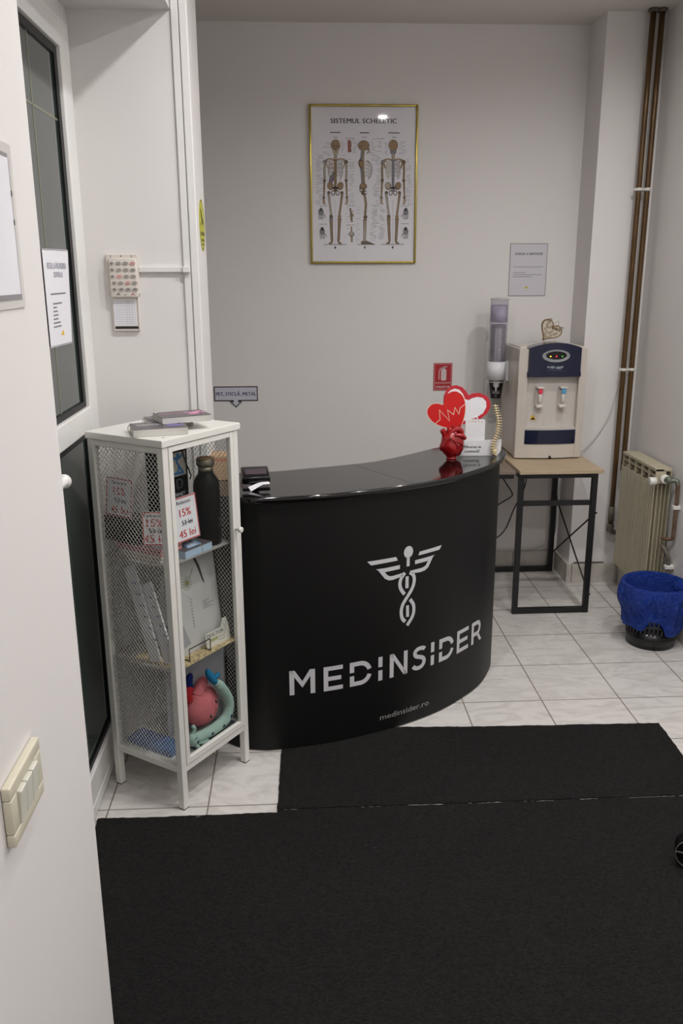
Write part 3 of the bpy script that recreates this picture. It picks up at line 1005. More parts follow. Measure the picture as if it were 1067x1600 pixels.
# bottom of the cabinet
m = CB(); m.rbox(0.030, 0.098, 0.070, 0.258, 0.1452, 0.166, 0.002)
tag(m.build('folder', mk('blue_folder', (62, 104, 160), 0.4)), 'blue folder lying on the cabinet floor by the side mesh', 'folder')
nb2 = thing('spiral_notebook', cabf((.20, .11, .1455)), 'plain gray spiral notebook standing behind the plush toys', 'notebook')
U2 = Vector((.195, -.085, 0)).normalized()
Pn2 = plane((.118, .160, .1455), U2, UZ)
m = CB(); m.slab([(0, 0), (.212, 0), (.212, .285), (0, .285)], Pn2, -.006, 0, 0); m.build('cover', mk('cool_gray_cover', (178, 178, 184), 0.5), nb2)
m = CB(); spiral(m, .214, 0, .01, .275, 34, P=lambda u, v, w=0: Pn2(u, v, -.003 + w)); m.build('spiral_binding', M_blackm, nb2)
nb3 = thing('spiral_notebook', cabf((.21, .04, .1455)), 'thin spiral notebook lying flat under the mint plush toy', 'notebook')
m = CB(); m.rbox(.105, .302, .030, .085, .1455, .1530, .001); m.build('cover', mk('dark_gray_cover', (84, 84, 88), 0.5), nb3)
m = CB()
for k in range(34):
    x = .110 + .0057 * k
    m.tube([(x, .0275 + .0042 * math.cos(a), .1500 + .0042 * math.sin(a)) for a in [2 * PI * j / 10 for j in range(10)]], .0011, 5, closed=True)
m.build('spiral_binding', M_chrome, nb3)

M_plush = lambda n_, c: mk(n_, c, 0.95, var=0.08, vscale=30, bump=0.5, bscale=300, spec=0.1)
Mpink = M_plush('pink_plush', (206, 116, 122))
Mred = M_plush('red_plush', (176, 44, 50))
Mnavyp = M_plush('navy_plush', (28, 40, 96))
Mmint = M_plush('mint_plush', (160, 186, 176))
Mblue = M_plush('blue_plush', (44, 120, 164))
hp = thing('plush_heart', cabf((.165, .078, .1535)), 'pink plush organ toy with smiling face and vessel stubs', 'soft toy')
m = CB()
rt = Matrix.Rotation(-.6, 3, 'Y')
HC, HR = Vector((.188, .074, .254)), (.068, .036, .070)
m.ball(HC, HR, 0, rot=rt, nu=28, nv=20, fn=lambda q: 1 - .06 * q.z + .03 * math.sin(3 * math.atan2(q.y, q.x)))
m.build('body', Mpink, hp)
m = CB(); m.tube(catmull([(.168, .074, .300), (.184, .072, .326), (.206, .070, .346)], 5), [.022, .020, .019, .017, .011], 14); m.build('vessel', Mpink, hp)
m = CB(); m.tube(catmull([(.128, .078, .295), (.128, .078, .325), (.138, .077, .342)], 5), .016, 14); m.build('vessel', Mred, hp)
m = CB(); m.tube(catmull([(.138, .077, .338), (.134, .077, .360), (.148, .076, .384)], 5), [.013, .013, .013, .011, .006], 14); m.build('vessel', Mnavyp, hp)
def face_pt(x, z):
    # on the front of the pink body
    q = Matrix.Rotation(.6, 3, 'Y') @ Vector((x - HC.x, 0, z - HC.z))
    r = max(0.0, 1 - (q.x / HR[0]) ** 2 - (q.z / HR[2]) ** 2)
    return HC.y - HR[1] * math.sqrt(r) * 1.03 - .0012
m = CB()
for ex, ez in ((.220, .263), (.190, .224)):
    m.ball((ex, face_pt(ex, ez), ez), (.0046, .0022, .0066), 0)
    m.ball((ex + .001, face_pt(ex, ez) - .002, ez + .003), (.0014, .001, .0017), 1)
sm = [(.214, .241), (.216, .234), (.213, .228), (.208, .226)]
m.tube([(x, face_pt(x, z), z) for x, z in sm], .0010, 6, 0)
m.build('face', [M_ink, M_paper], hp)
mp_ = thing('plush_worm', cabf((.2, .05, .1535)), 'mint green plush toy with navy dots and blue tail, curled around the pink one', 'soft toy')
path = catmull([(.100, .040, .186), (.143, .036, .180), (.196, .034, .177), (.248, .034, .184), (.270, .034, .212), (.270, .034, .250), (.247, .034, .294), (.222, .036, .328)], 6)
rr = [.0165 + .0022 * math.sin(PI * i / (len(path) - 1)) for i in range(len(path))]
rr[-1] = .009; rr[-2] = .014
m = CB(); m.tube(path, rr, 16); m.ball(path[-1], .013, 0)
m.ball((.094, .036, .188), (.019, .017, .023), 0)
m.tube(catmull([(.112, .032, .170), (.130, .026, .163), (.152, .024, .161)], 4), .0062, 10)
m.tube(catmull([(.098, .034, .172), (.102, .026, .164), (.106, .024, .1605)], 4), .0062, 10)
m.tube(catmull([(.094, .036, .205), (.102, .034, .222), (.096, .034, .234)], 4), .007, 10)
m.build('body', Mmint, mp_)
m = CB()
m.tube(catmull([(.220, .036, .330), (.204, .038, .348), (.190, .040, .372), (.184, .040, .392)], 5), [.009, .010, .012, .013, .013, .012, .009, .004], 12)
m.tube(catmull([(.204, .038, .350), (.224, .038, .352), (.238, .038, .354)], 4), [.006, .006, .0085, .008, .004], 10)
m.build('tail', Mblue, mp_)
for i in (9, 15, 21):
    m = CB()
    p, q = path[i], path[i + 1]
    dd = (q - p).normalized()
    m.ball(p + Vector((0, -1, 0)) * (rr[i] - .0003), (.0072, .0014, .0040), 0, rot=Matrix.Rotation(-math.atan2(dd.z, dd.x), 3, 'Y'))
    m.build('navy_spot', mk('navy_embroidery', (26, 40, 84), 0.8), mp_)
m = CB()
m.ball((.101, .0195, .182), (.0032, .0016, .0042), 0)
m.tube([(.088, .0205, .196), (.093, .0195, .199), (.098, .0205, .196)], .0009, 6)
m.build('face', mk('navy_embroidery', (26, 40, 84), 0.8), mp_)

# flash card decks with binder rings on top of the cabinet
M_pages = mk('white_page_edges', (200, 197, 192), 0.6, var=0.08, vscale=300, stretch=(1, 1, 10))
def ring_deck(cx, cy, z, rot, L, W, H, label, art, tilt=0.0, name='flashcard_deck'):
    t = thing(name, (cx, cy, z), label, 'flashcards', 'ringed flashcard decks on the cabinet')
    R = Matrix.Translation((cx, cy, z)) @ Matrix.Rotation(rot, 4, 'Z') @ Matrix.Rotation(tilt, 4, 'X')
    F = lambda p: (R @ Vector(p).to_4d()).to_3d()
    m = MB(F); m.rbox(-L / 2, L / 2, -W / 2, W / 2, 0, H - .0012, .0008); m.build('pages', M_pages, t)
    m = MB(F); m.rbox(-L / 2 - .0005, L / 2 + .0005, -W / 2 - .0005, W / 2 + .0005, H - .0011, H, .0004)
    Pc = lambda u, v, w=0: Vector((u, v, H + .0003 + w))
    lines = art['lines']
    for i, (txt, u, v, sz) in enumerate(lines): m.text(txt, sz, u, v, Pc, 0, 1, align='L', off=.02)
    for (u, v, ru, rv, ro) in art['blobs']: m.ell(u, v, ru, rv, Pc, .0001, 2, rot=ro, n=12)
    m.build('cover', [M_cover, art['ink'], art['col']], t)
    m = MB(F)
    m.tube([(-L / 2 + .010 + .0125 * math.cos(a) - .004, W / 2 - .022 + .0125 * math.sin(a) * .25, H / 2 + .0125 * math.sin(a)) for a in [2 * PI * k / 20 for k in range(20)]], .0013, 6, closed=True)
    m.build('binder_ring', M_chrome, t)
    return t
M_lil = mk('lilac_blue_print', (118, 112, 170), 0.4, var=0.2, vscale=60)
M_pk = mk('pink_print', (206, 140, 170), 0.4, var=0.2, vscale=60)
ring_deck(-1.015, -0.508, CABH + .0005, 0.27, .152, .110, .022, 'ringed flashcard deck with blue cover picture, nearest the cabinet edge',
          dict(lines=[('FLASHCARDS', -.060, .016, .015), ('ANATOMIE', -.060, .000, .015)], blobs=[(.045, -.01, .026, .022, .3), (.058, .012, .014, .016, 0), (.028, .01, .012, .012, 0)], ink=M_paper, col=M_lil))
ring_deck(-1.006, -0.372, CABH + .0005, 0.30, .135, .080, .0222, 'ringed flashcard deck lying mostly hidden beneath the pink cover deck',
          dict(lines=[('FLASHCARDS', -.060, .016, .013)], blobs=[(.045, -.01, .02, .02, .3)], ink=M_paper, col=M_lil))
ring_deck(-0.958, -0.430, CABH + .0232, 0.43, .146, .105, .019, 'ringed flashcard deck with pink cover picture, resting on another deck',
          dict(lines=[('FLASHCARDS', -.058, .014, .013), ('MEDICALE', -.058, .000, .013)], blobs=[(.04, -.006, .024, .012, .3), (.05, .018, .02, .008, .4), (.022, .012, .014, .008, -.3), (.062, .0, .008, .014, 0), (.03, -.022, .016, .007, 0)], ink=M_pk, col=M_pk))

# ------------------------------------------------------------------ things on the counter
PX = lambda y: (lambda u, v, w=0: Vector((u, y - w, v)))       # vertical plane facing the front
hs = thing('heart_sculpture', (-.034, .225, TOPZ), 'glossy red anatomical heart sculpture standing on the counter', 'sculpture')
M_gred = mk('glossy_red_ceramic', (150, 10, 16), 0.12, var=0.08, coat=0.5)
m = MB()
def lump(q):
    n1 = noise.noise(Vector((q.x * 2.2 + 3, q.y * 2.2, q.z * 2.2)))
    n2 = noise.noise(Vector((q.x * 5 + 9, q.y * 5, q.z * 5)))
    return (1 + .16 * n1 + .07 * n2) * (1.0 if q.z > 0 else 1 - .16 * q.z * q.z)
hc = Vector((-.034, .225, TOPZ + .054))
m.ball(hc, (.045, .038, .058), 0, nu=40, nv=28, fn=lump)
m.lathe([(.020, 0), (.021, .004), (.016, .008), (.014, .02)], (-.034, .225, TOPZ), 20)
for pts, r in (
    ([(-.045, .215, TOPZ + .080), (-.040, .212, TOPZ + .104), (-.020, .215, TOPZ + .116), (-.002, .222, TOPZ + .108), (.0, .225, TOPZ + .092)], .0105),
    ([(-.060, .222, TOPZ + .075), (-.066, .220, TOPZ + .098), (-.074, .218, TOPZ + .112)], .0105),
    ([(-.032, .214, TOPZ + .110), (-.034, .214, TOPZ + .124), (-.034, .214, TOPZ + .130)], .0055),
    ([(-.018, .216, TOPZ + .112), (-.012, .216, TOPZ + .124), (-.004, .216, TOPZ + .131)], .0052),
    ([(-.048, .214, TOPZ + .100), (-.052, .214, TOPZ + .114), (-.051, .214, TOPZ + .121)], .005),
    ([(-.050, .192, TOPZ + .090), (-.030, .188, TOPZ + .074), (-.018, .192, TOPZ + .050), (-.022, .198, TOPZ + .030)], .0036),
    ([(-.030, .188, TOPZ + .076), (-.006, .192, TOPZ + .066), (.004, .204, TOPZ + .050)], .003),
    ([(-.050, .192, TOPZ + .088), (-.062, .195, TOPZ + .066), (-.060, .200, TOPZ + .044)], .003),
    ([(-.028, .196, TOPZ + .096), (.000, .200, TOPZ + .092), (.012, .212, TOPZ + .080)], .008)):
    m.tube(catmull(pts, 6), r, 12)
m.build('heart_body', M_gred, hs)

HEARTS = {
'back': [(-0.0473, 1.105), (-0.047, 1.1314), (-0.0364, 1.1558), (-0.0175, 1.1713), (0.0018, 1.1746), (0.0251, 1.1663), (0.0415, 1.1496), (0.0502, 1.1345), (0.0701, 1.1423), (0.0949, 1.1431), (0.122, 1.1312), (0.1375, 1.1098), (0.1389, 1.0868), (0.1267, 1.0621), (0.1025, 1.0428), (0.0673, 1.0279), (0.0247, 1.0188), (-0.011, 1.0211), (-0.0373, 1.0642)],
'white': [(-0.0324, 1.1417), (-0.0223, 1.1556), (-0.0048, 1.1617), (0.013, 1.157), (0.0277, 1.141), (0.0373, 1.1198), (0.0516, 1.1161), (0.0638, 1.123), (0.0849, 1.1281), (0.1063, 1.1243), (0.1204, 1.11), (0.1227, 1.0888), (0.1106, 1.0641), (0.081, 1.0449), (0.0314, 1.033), (0.0361, 1.0526), (0.0396, 1.0845), (0.0358, 1.1128), (0.0244, 1.134), (0.0062, 1.1476), (-0.015, 1.1503)],
'front': [(-0.0482, 1.1008), (-0.0703, 1.1053), (-0.0915, 1.103), (-0.1081, 1.0881), (-0.1119, 1.0687), (-0.1026, 1.0472), (-0.0825, 1.0274), (-0.0501, 1.0127), (-0.0105, 1.0039), (0.0198, 1.0074), (0.0298, 1.0277), (0.0376, 1.0597), (0.0393, 1.0916), (0.0337, 1.1199), (0.0206, 1.1404), (0.0008, 1.1508), (-0.0185, 1.1479), (-0.0341, 1.1375), (-0.0431, 1.1208)],
'ecg': [(-0.0806, 1.0238), (-0.0597, 1.0414), (-0.0633, 1.0794), (-0.0222, 1.0355), (-0.0317, 1.079), (-0.0069, 1.0602), (-0.0025, 1.0885), (0.0144, 1.0617), (0.0172, 1.0848), (0.0362, 1.1004)]}
sg = thing('heart_sign', (.02, .365, TOPZ), 'pair of overlapping red and white heart shapes with pulse line, behind the sculpture', 'decoration')
def sm2(p, n=4): return [(q.x, q.y) for q in catmull([(x, y, 0) for x, y in p], n, closed=True)]
HP = PX(.360)
m = MB(); m.slab(HEARTS['back'][::-1], HP, -.006, 0, 0)
m.poly(HEARTS['white'][::-1], HP, .0003, 1)
m.build('back_heart', [mk('crimson_acrylic', (190, 40, 52), 0.4), M_paper], sg)
fh = sm2(HEARTS['front'])
m = MB(); m.slab(fh[::-1], HP, .0006, .0036, 0)
m.stroke(fh[:60], .0022, HP, .0038, 1)
m.stroke(HEARTS['ecg'], .0026, HP, .0040, 1)
m.build('front_heart', [mk('bright_red_acrylic', (205, 30, 30), 0.35), mk('cream_line', (228, 206, 186), 0.5)], sg)
m = MB(); m.rbox(.012, .022, .363, .366, TOPZ + .003, 1.03, .001); m.rbox(-.02, .055, .350, .380, TOPZ, TOPZ + .003, .001)
m.build('stand', thin_glass('clear_acrylic', (.93, .94, .95)), sg)

ch = thing('card_holder', (.09, .275, TOPZ), 'low white plastic holder with feedback wording, beside the heart sculpture', 'holder')
m = MB()
HQ = PX(.262)
out = [(.002, TOPZ), (.135, TOPZ)] + [(.135 + .030 * math.sin(a), TOPZ + .030 - .030 * math.cos(a)) for a in [PI / 2 * k / 6 for k in range(1, 7)]] + [(.165, .978), (.010, .972), (.006, .968)]
m.slab(out, HQ, -.0028, 0, 0)
m.text('P\u0103rerea ta', .0150, .020, .945, HQ, .0004, 1, align='L', off=.03)
m.text('conteaz\u0103!', .0150, .020, .928, HQ, .0004, 1, align='L', off=.03)
m.rbox(.004, .150, .262, .296, TOPZ, TOPZ + .003, .0008)
m.slab([(.004, TOPZ), (.150, TOPZ), (.150, .955), (.004, .955)], PX(.293), -.0028, 0, 0)
m.build('holder_body', [mk('white_acrylic', (216, 216, 218), 0.25, var=0.01), M_ink], ch)
tg_ = thing('hang_tag', (.06, .27, TOPZ + .004), 'white plastic tag with hanging ring and tiny hearts, standing in the holder', 'tag')
m = MB()
HT = PX(.268)
def rr2(x0, x1, y0, y1, r, n=5):
    o = []
    for cx_, cy_, a0 in ((x1 - r, y0 + r, -PI / 2), (x1 - r, y1 - r, 0), (x0 + r, y1 - r, PI / 2), (x0 + r, y0 + r, PI)):
        for k in range(n + 1):
            a = a0 + PI / 2 * k / n
            o.append((cx_ + r * math.cos(a), cy_ + r * math.sin(a)))
    return o
m.slab(rr2(.024, .100, TOPZ + .004, 1.055, .007), HT, -.003, 0, 0)
for k in range(5):
    m.ell(.036 + .013 * k, 1.046, .0022, .0022, HT, .0004, 1, n=8)
m.tube([(.061 + .0085 * math.cos(a), .2695, 1.058 + .0085 * math.sin(a)) for a in [2 * PI * k / 20 for k in range(20)]], .0026, 8, closed=True)
m.build('tag_plate', [mk('tag_white', (222, 222, 224), 0.3), mk('peach_print', (220, 150, 120), 0.6)], tg_)
sp = thing('spine_model', (.136, .245, TOPZ), 'small cream model of a human spine leaning on the white holder', 'model')
M_bone = mk('cream_bone', (200, 184, 146), 0.5, var=0.12, vscale=80)
cl = catmull([(.129, .246, 1.112), (.138, .246, 1.080), (.145, .246, 1.045), (.142, .246, 1.005), (.130, .246, .965), (.128, .246, .945), (.134, .246, .925), (.142, .246, TOPZ + .002)], 10)
L = [0]
for a, b in zip(cl, cl[1:]): L.append(L[-1] + (b - a).length)
NV = 19
vb = MB()
for k in range(NV):
    tgt = L[-1] * (k + .3) / (NV + 2)
    i = max(j for j in range(len(L)) if L[j] <= tgt)
    i = min(i, len(cl) - 2)
    p = cl[i].lerp(cl[i + 1], (tgt - L[i]) / max(1e-6, L[i + 1] - L[i]))
    dv = (cl[i + 1] - cl[i]).normalized()
    rr_ = .0045 + .0045 * k / NV
    rot_ = Vector((0, 0, -1)).rotation_difference(dv).to_matrix()
    vb.lathe([(rr_, -.0026), (rr_ * .86, 0), (rr_, .0026)], p, 12, rot=rot_)
    vb.lathe([(rr_ * .6, -.0056), (rr_ * .6, .0056)], p, 8, rot=rot_)
    vb.tube([p + rot_ @ Vector((rr_ * .6, 0, 0)), p + rot_ @ Vector((rr_ + .009, .000, -.003))], [.0026, .0016], 6)
    vb.tube([p + rot_ @ Vector((-rr_ * .6, 0, 0)), p + rot_ @ Vector((-rr_ - .002, -.001, 0))], [.002, .0012], 6)
vb.build('vertebrae', M_bone, sp)
m = MB(); m.ball((.134, .246, .932), (.011, .007, .013)); m.tube([(.136, .246, .925), (.142, .246, .918), (.143, .246, TOPZ + .0006)], [.006, .0035, .0012], 10)
m.build('sacrum', M_bone, sp)

pt = thing('payment_terminal', (-.765, -.155, TOPZ), 'black card payment terminal with paper slip on the counter left end', 'terminal')
R_ = Matrix.Translation((-.762, -.165, TOPZ)) @ Matrix.Rotation(.12, 4, 'Z')
F_ = lambda p: (R_ @ Vector(p).to_4d()).to_3d()
m = MB(F_); m.rbox(-.045, .045, -.045, .075, 0, .006, .002); m.tube(catmull([(0, .04, .004), (0, .03, .02), (0, .0, .030)], 5), .014, 12); m.build('stand', M_blackp, pt)
R2 = R_ @ Matrix.Translation((0, -.008, .024)) @ Matrix.Rotation(.20, 4, 'X')
F2 = lambda p: (R2 @ Vector(p).to_4d()).to_3d()
m = MB(F2); m.rbox(-.046, .046, -.035, .055, 0, .026, .005, seg=3)
m.text('PAX', .006, -.036, .047, lambda u, v, w=0: Vector((u, v, .0263 + w)), 0, 1) if False else None
m.build('body', mk('glossy_black_plastic', (14, 14, 16), 0.15), pt)
m = MB(F2); m.box(-.034, .036, -.012, .030, .0262, .0268); m.build('screen', mk('dim_screen', (74, 62, 70), 0.15), pt)
m = MB(F_)
m.add([(-.028, -.052, .012), (.020, -.040, .026), (.040, -.040, .027), (.044, -.054, .020), (.020, -.060, .020), (-.020, -.072, .0015)], [(0, 1, 4, 5), (1, 2, 3, 4)], 0, True)
m.build('paper_slip', M_paper, pt)
kb = MB(); kb.rbox(-.925, -.850, -.075, .015, TOPZ + .0005, TOPZ + .085, .002)
kb.box(-.920, -.855, -.0753, -.0751, TOPZ + .070, TOPZ + .073, 1)
tag(kb.build('carton', [mk('kraft_card', (176, 142, 108), 0.7, var=0.06), M_redink]), 'brown kraft cardboard box on the counter behind the cabinet', 'box')

# ------------------------------------------------------------------ side table, second table, dispenser
def bar(mb, x0, x1, y0, y1, z0, z1): mb.rbox(x0, x1, y0, y1, z0, z1, .001)
M_oak = mk('light_oak_laminate', (180, 160, 132), 0.45, var=0.14, vscale=8, stretch=(1, 14, 14))
st = thing('side_table', (.589, 1.17, 0), 'small side table with light oak top and black X braced frame', 'table')
m = MB(); m.rbox(.398, .792, .832, 1.496, .700, .716, .001); m.build('tabletop', M_oak, st)
q = .025
for x0 in (.403, .775 - q):
    for y0 in (.860, 1.484 - q):
        m = MB(); bar(m, x0, x0 + q, y0, y0 + q, 0.0, .6995); m.build('leg', M_blackm, st)
def rail(*a):
    m = MB(); bar(m, *a); m.build('rail', M_blackm, st)
for y0 in (.860, 1.484 - q):
    rail(.403 + q, .775 - q, y0, y0 + q, 0.002, .027)
    rail(.403 + q, .775 - q, y0, y0 + q, .6745, .6995)
rail(.403 + q, .775 - q, .864, .864 + .020, .541, .563)
for x0 in (.403, .775 - q):
    rail(x0, x0 + q, .860 + q, 1.484 - q, .6745, .6995)
for a, b in (((.776, 1.484, .42), (.776, .872, .09)), ((.779, .872, .50), (.779, 1.475, .11))):
    m = MB()
    m.tube([a, b], .0042, 8)
    m.tube([(a[0] - .006, a[1], a[2]), (a[0] + .006, a[1], a[2])], .005, 8)
    m.tube([(b[0] - .006, b[1], b[2]), (b[0] + .006, b[1], b[2])], .005, 8)
    m.build('brace', M_blackm, st)
wt = thing('work_table', (.28, 1.2, 0), 'table with taupe top behind the counter, its edge beside the oak table', 'table')
m = MB(); m.rbox(.17, .392, .88, 1.495, .690, .706, .001); m.build('tabletop', mk('taupe_laminate', (126, 112, 100), 0.5), wt)
for x0, y0 in ((.175, .92), (.175, 1.44), (.30, 1.44), (.23, .92)):
    m = MB(); bar(m, x0, x0 + q, y0, y0 + q, 0, .6895); m.build('leg', M_blackm, wt)
m = MB(); bar(m, .18, .385, .89, .91, .668, .6895); m.build('rail', M_blackm, wt)

M_bev = mk('warm_white_plastic', (202, 194, 185), 0.35, var=0.01)
M_bev2 = mk('pale_panel_plastic', (200, 194, 188), 0.3, var=0.01)
M_dnavy = mk('navy_gloss_plastic', (16, 22, 52), 0.16, var=0.04, coat=0.3)
wd = thing('water_dispenser', (.60, 1.26, .716), 'white tabletop water dispenser with navy panels, on the oak table', 'water dispenser')
DX0, DX1, DYF, DYB, DZ = .437, .763, 1.100, 1.430, .7165
def front_y(x, bulge=.022):
    t = (x - .60) / .163
    return DYF - bulge * (1 - t * t)
def arcslab(mb, x0, x1, yoff0, yoff1, z0, z1, m=0, n=12, zt=None, bl=.022, yb=None):
    # slab following the bowed front
    vs, fs = [], []
    for k in range(n + 1):
        x = x0 + (x1 - x0) * k / n
        f = front_y(x, bl) + yoff0
        g = (yb if yb is not None else front_y(x, bl) + yoff1)
        zz1 = z1 if zt is None else zt(x)
        zz0 = z0(x) if callable(z0) else z0
        vs += [(x, f, zz0), (x, g, zz0), (x, g, zz1), (x, f, zz1)]
    for k in range(n):
        a, b = 4 * k, 4 * k + 4
        fs += [(a, a + 1, b + 1, b), (a + 1, a + 2, b + 2, b + 1), (a + 2, a + 3, b + 3, b + 2), (a + 3, a, b, b + 3)]
    fs += [(0, 3, 2, 1), (4 * n, 4 * n + 1, 4 * n + 2, 4 * n + 3)]
    mb.add(vs, fs, m)
m = MB()
m.rbox(DX0, DX1, DYF + .030, DYB, DZ + .006, 1.248, .006)             # main body
m.rbox(DX0 - .0006, DX0 + .01, DYF + .10, DYB - .03, .98, 1.14, .0008)
for x0, x1 in ((DX0, .478), (.728, DX1)):                              # side columns of the front
    arcslab(m, x0, x1, 0, 0, DZ + .006, 1.246, yb=DYF + .04)
arcslab(m, .478, .728, .004, 0, DZ + .006, .792, yb=DYF + .04)
m.rbox(DX0 + .01, DX1 - .01, DYF + .03, DYB - .06, 1.244, 1.254, .003)
m.build('housing', M_bev, wd)
m = MB(); arcslab(m, .478, .728, .030, .036, .868, 1.13, bl=.018); m.build('recess_panel', M_bev2, wd)
m = MB()
arcslab(m, .478, .728, .004, .034, .860, .870)
for k, x in enumerate((.53, .60, .665)):
    m.rect(x - .012, x + .012, 0, .002, lambda u, v, w=0: Vector((u, front_y(u) + .012 + v, .8703)), 0, 1)
m.build('drip_tray', [M_bev2, M_grayink], wd)
m = MB()
arcslab(m, .479, .727, .000, .02, .792, .860); m.build('lower_panel', M_dnavy, wd)
m = MB(); m.tube([(.605, front_y(.605) - .004, .728), (.605, front_y(.605) + .004, .728)], .006, 10); m.rbox(.600, .610, front_y(.605) - .002, front_y(.605) + .004, .7225, .730, .001); m.build('drain_plug', M_blackp, wd)
m = MB()
def top_z(x): return 1.252 + .024 * (1 - ((x - .603) / .125) ** 2)
def bot_z(x): return 1.116 + .020 * max(0, 1 - ((x - .603) / .07) ** 2)
arcslab(m, .479, .728, -.012, .07, bot_z, 1.25, zt=top_z, n=20)
arcslab(m, .4745, .7325, -.008, .03, 1.116, 1.140, n=20)
m.build('visor', M_dnavy, wd)
VY = lambda d: (lambda u, v, w=0: Vector((u, front_y(u) - .012 - d - w, v)))
m = MB(); m.ell(.603, 1.216, .066, .029, VY(.001), 0, 0, n=32); m.slab([(.603 + .066 * math.cos(2 * PI * k / 32), 1.216 + .029 * math.sin(2 * PI * k / 32)) for k in range(32)], VY(0), 0.0, .003, 0)
m.ell(.603, 1.218, .050, .019, VY(.0034), 0, 1, n=28)
m.build('indicator_bezel', [mk('silver_plastic', (156, 158, 162), 0.3, metal=0.5), M_blackp], wd)
for x, c, nme in ((.575, (255, 190, 40), 'amber'), (.603, (255, 40, 40), 'red'), (.631, (60, 200, 60), 'green')):
    m = MB(); m.ball((x, front_y(x) - .0165, 1.214), (.0032, .0016, .0032)); o = m.build('indicator_light', mk(nme + '_led', c, 0.4, emit=2.5 if nme != 'green' else .8), wd); o['label'] = nme + ' indicator light'
m = MB()
m.rect(.563, .640, 1.160, 1.168, VY(.0006), 0, 0); m.text('LA FANTANA', .011, .603, 1.146, VY(.0006), 0, 1, maxw=.068)
m.ell(.588, 1.163, .012, .006, VY(.0008), 0, 0); m.ell(.618, 1.161, .016, .006, VY(.0008), 0, 0)
m.build('maker_badge', [mk('steel_gray_print', (130, 136, 146), 0.4), mk('dim_steel_print', (84, 90, 104), 0.4)], wd)
for x, c, nme in ((.541, (214, 60, 84), 'red'), (.652, (84, 160, 206), 'blue')):
    m = MB()
    y0 = front_y(x, .018) + .030
    m.rbox(x - .016, x + .016, y0 - .010, y0, .978, 1.070, .004, seg=3)
    m.tube(catmull([(x, y0 - .004, 1.045), (x, y0 - .026, 1.045), (x, y0 - .034, 1.025), (x, y0 - .034, .998)], 5), [.011] * 12 + [.010, .009, .009, .0085], 14)
    m.rbox(x - .017, x + .017, y0 - .040, y0 - .004, .968, .984, .005, seg=3)
    tap = m.build('tap', mk('tap_white', (214, 208, 200), 0.3), wd)
    m = MB()
    m.rbox(x - .017, x + .017, y0 - .050, y0 - .008, 1.062, 1.070, .003, 1)
    m.rbox(x - .010, x + .010, y0 - .046, y0 - .030, 1.036, 1.063, .004, 0, seg=3)
    o = m.build('tap_lever', [mk(nme + '_lever', c, 0.35), mk('tap_white', (214, 208, 200))], tap)
m = MB()
PW = lambda u, v, w=0: Vector((u, front_y(u, .018) + .0295 - w, v))
m.poly([(.506, .905), (.536, .905), (.521, .934)], PW, .0004, 0); m.poly([(.510, .9065), (.532, .9065), (.524, .918), (.518, .914)], PW, .0007, 1)
m.build('warning_sticker', [mk('warning_yellow', (222, 176, 30), 0.5), M_ink], wd)
for x in (.46, .74):
    for y in (1.14, 1.40):
        m = MB(); m.lathe([(.010, 0), (.010, .007)], (x, y, .716), 12); m.build('foot', M_blackp, wd)

# cup dispenser on the side of the water dispenser
CX_, CY_ = .383, 1.325
cd = thing('cup_dispenser', (CX_, CY_, 1.08), 'clear tube cup dispenser clipped to the water dispenser side', 'cup dispenser')
def shell(mb, prof, c, n=32, m=0):
    vs, fs = [], []
    for r, h in prof:
        for k in range(n):
            a = 2 * PI * k / n
            vs.append((c[0] + r * math.cos(a), c[1] + r * math.sin(a), h))
    P_ = len(prof)
    for i in range(P_):
        for k in range(n):
            j = (i + 1) % P_
            fs.append((i * n + k, i * n + (k + 1) % n, j * n + (k + 1) % n, j * n + k))
    mb.add(vs, fs, m, True)
m = MB(); shell(m, [(.0425, 1.150), (.0435, 1.150), (.0435, 1.466), (.0425, 1.466)], (CX_, CY_)); m.build('clear_tube', thin_glass('smoky_tube', (.96, .95, .98), ior=1.2, haze=(190, 186, 200), haze_amt=.07), cd)
m = MB(); shell(m, [(.0412, 1.360), (.0420, 1.360), (.0420, 1.440), (.0412, 1.440)], (CX_, CY_)); m.build('paper_liner', mk('lilac_liner', (196, 190, 204), 0.6), cd)
m = MB(); m.lathe([(.0445, 1.4662), (.0450, 1.468), (.043, 1.472), (.03, 1.474)], (CX_, CY_, 0), 32); m.rbox(CX_ + .02, CX_ + .054, CY_ - .012, CY_ + .012, 1.466, 1.470, .001); m.build('lid', mk('translucent_gray', (176, 174, 178), 0.4), cd)
m = MB()
shell(m, [(.0442, 1.078), (.0475, 1.078), (.0475, 1.168), (.0442, 1.168)], (CX_, CY_))
m.rbox(CX_ + .040, .4365, CY_ - .030, CY_ + .030, 1.072, 1.172, .003)
m.build('bracket', mk('bright_white_plastic', (224, 224, 228), 0.35), cd)
cupm = None
z0 = .985
k = 0
M_cupblk = mk('black_cup_print', (18, 18, 18), 0.5)
M_cuprim = mk('cup_rim_paper', (190, 188, 186), 0.6)
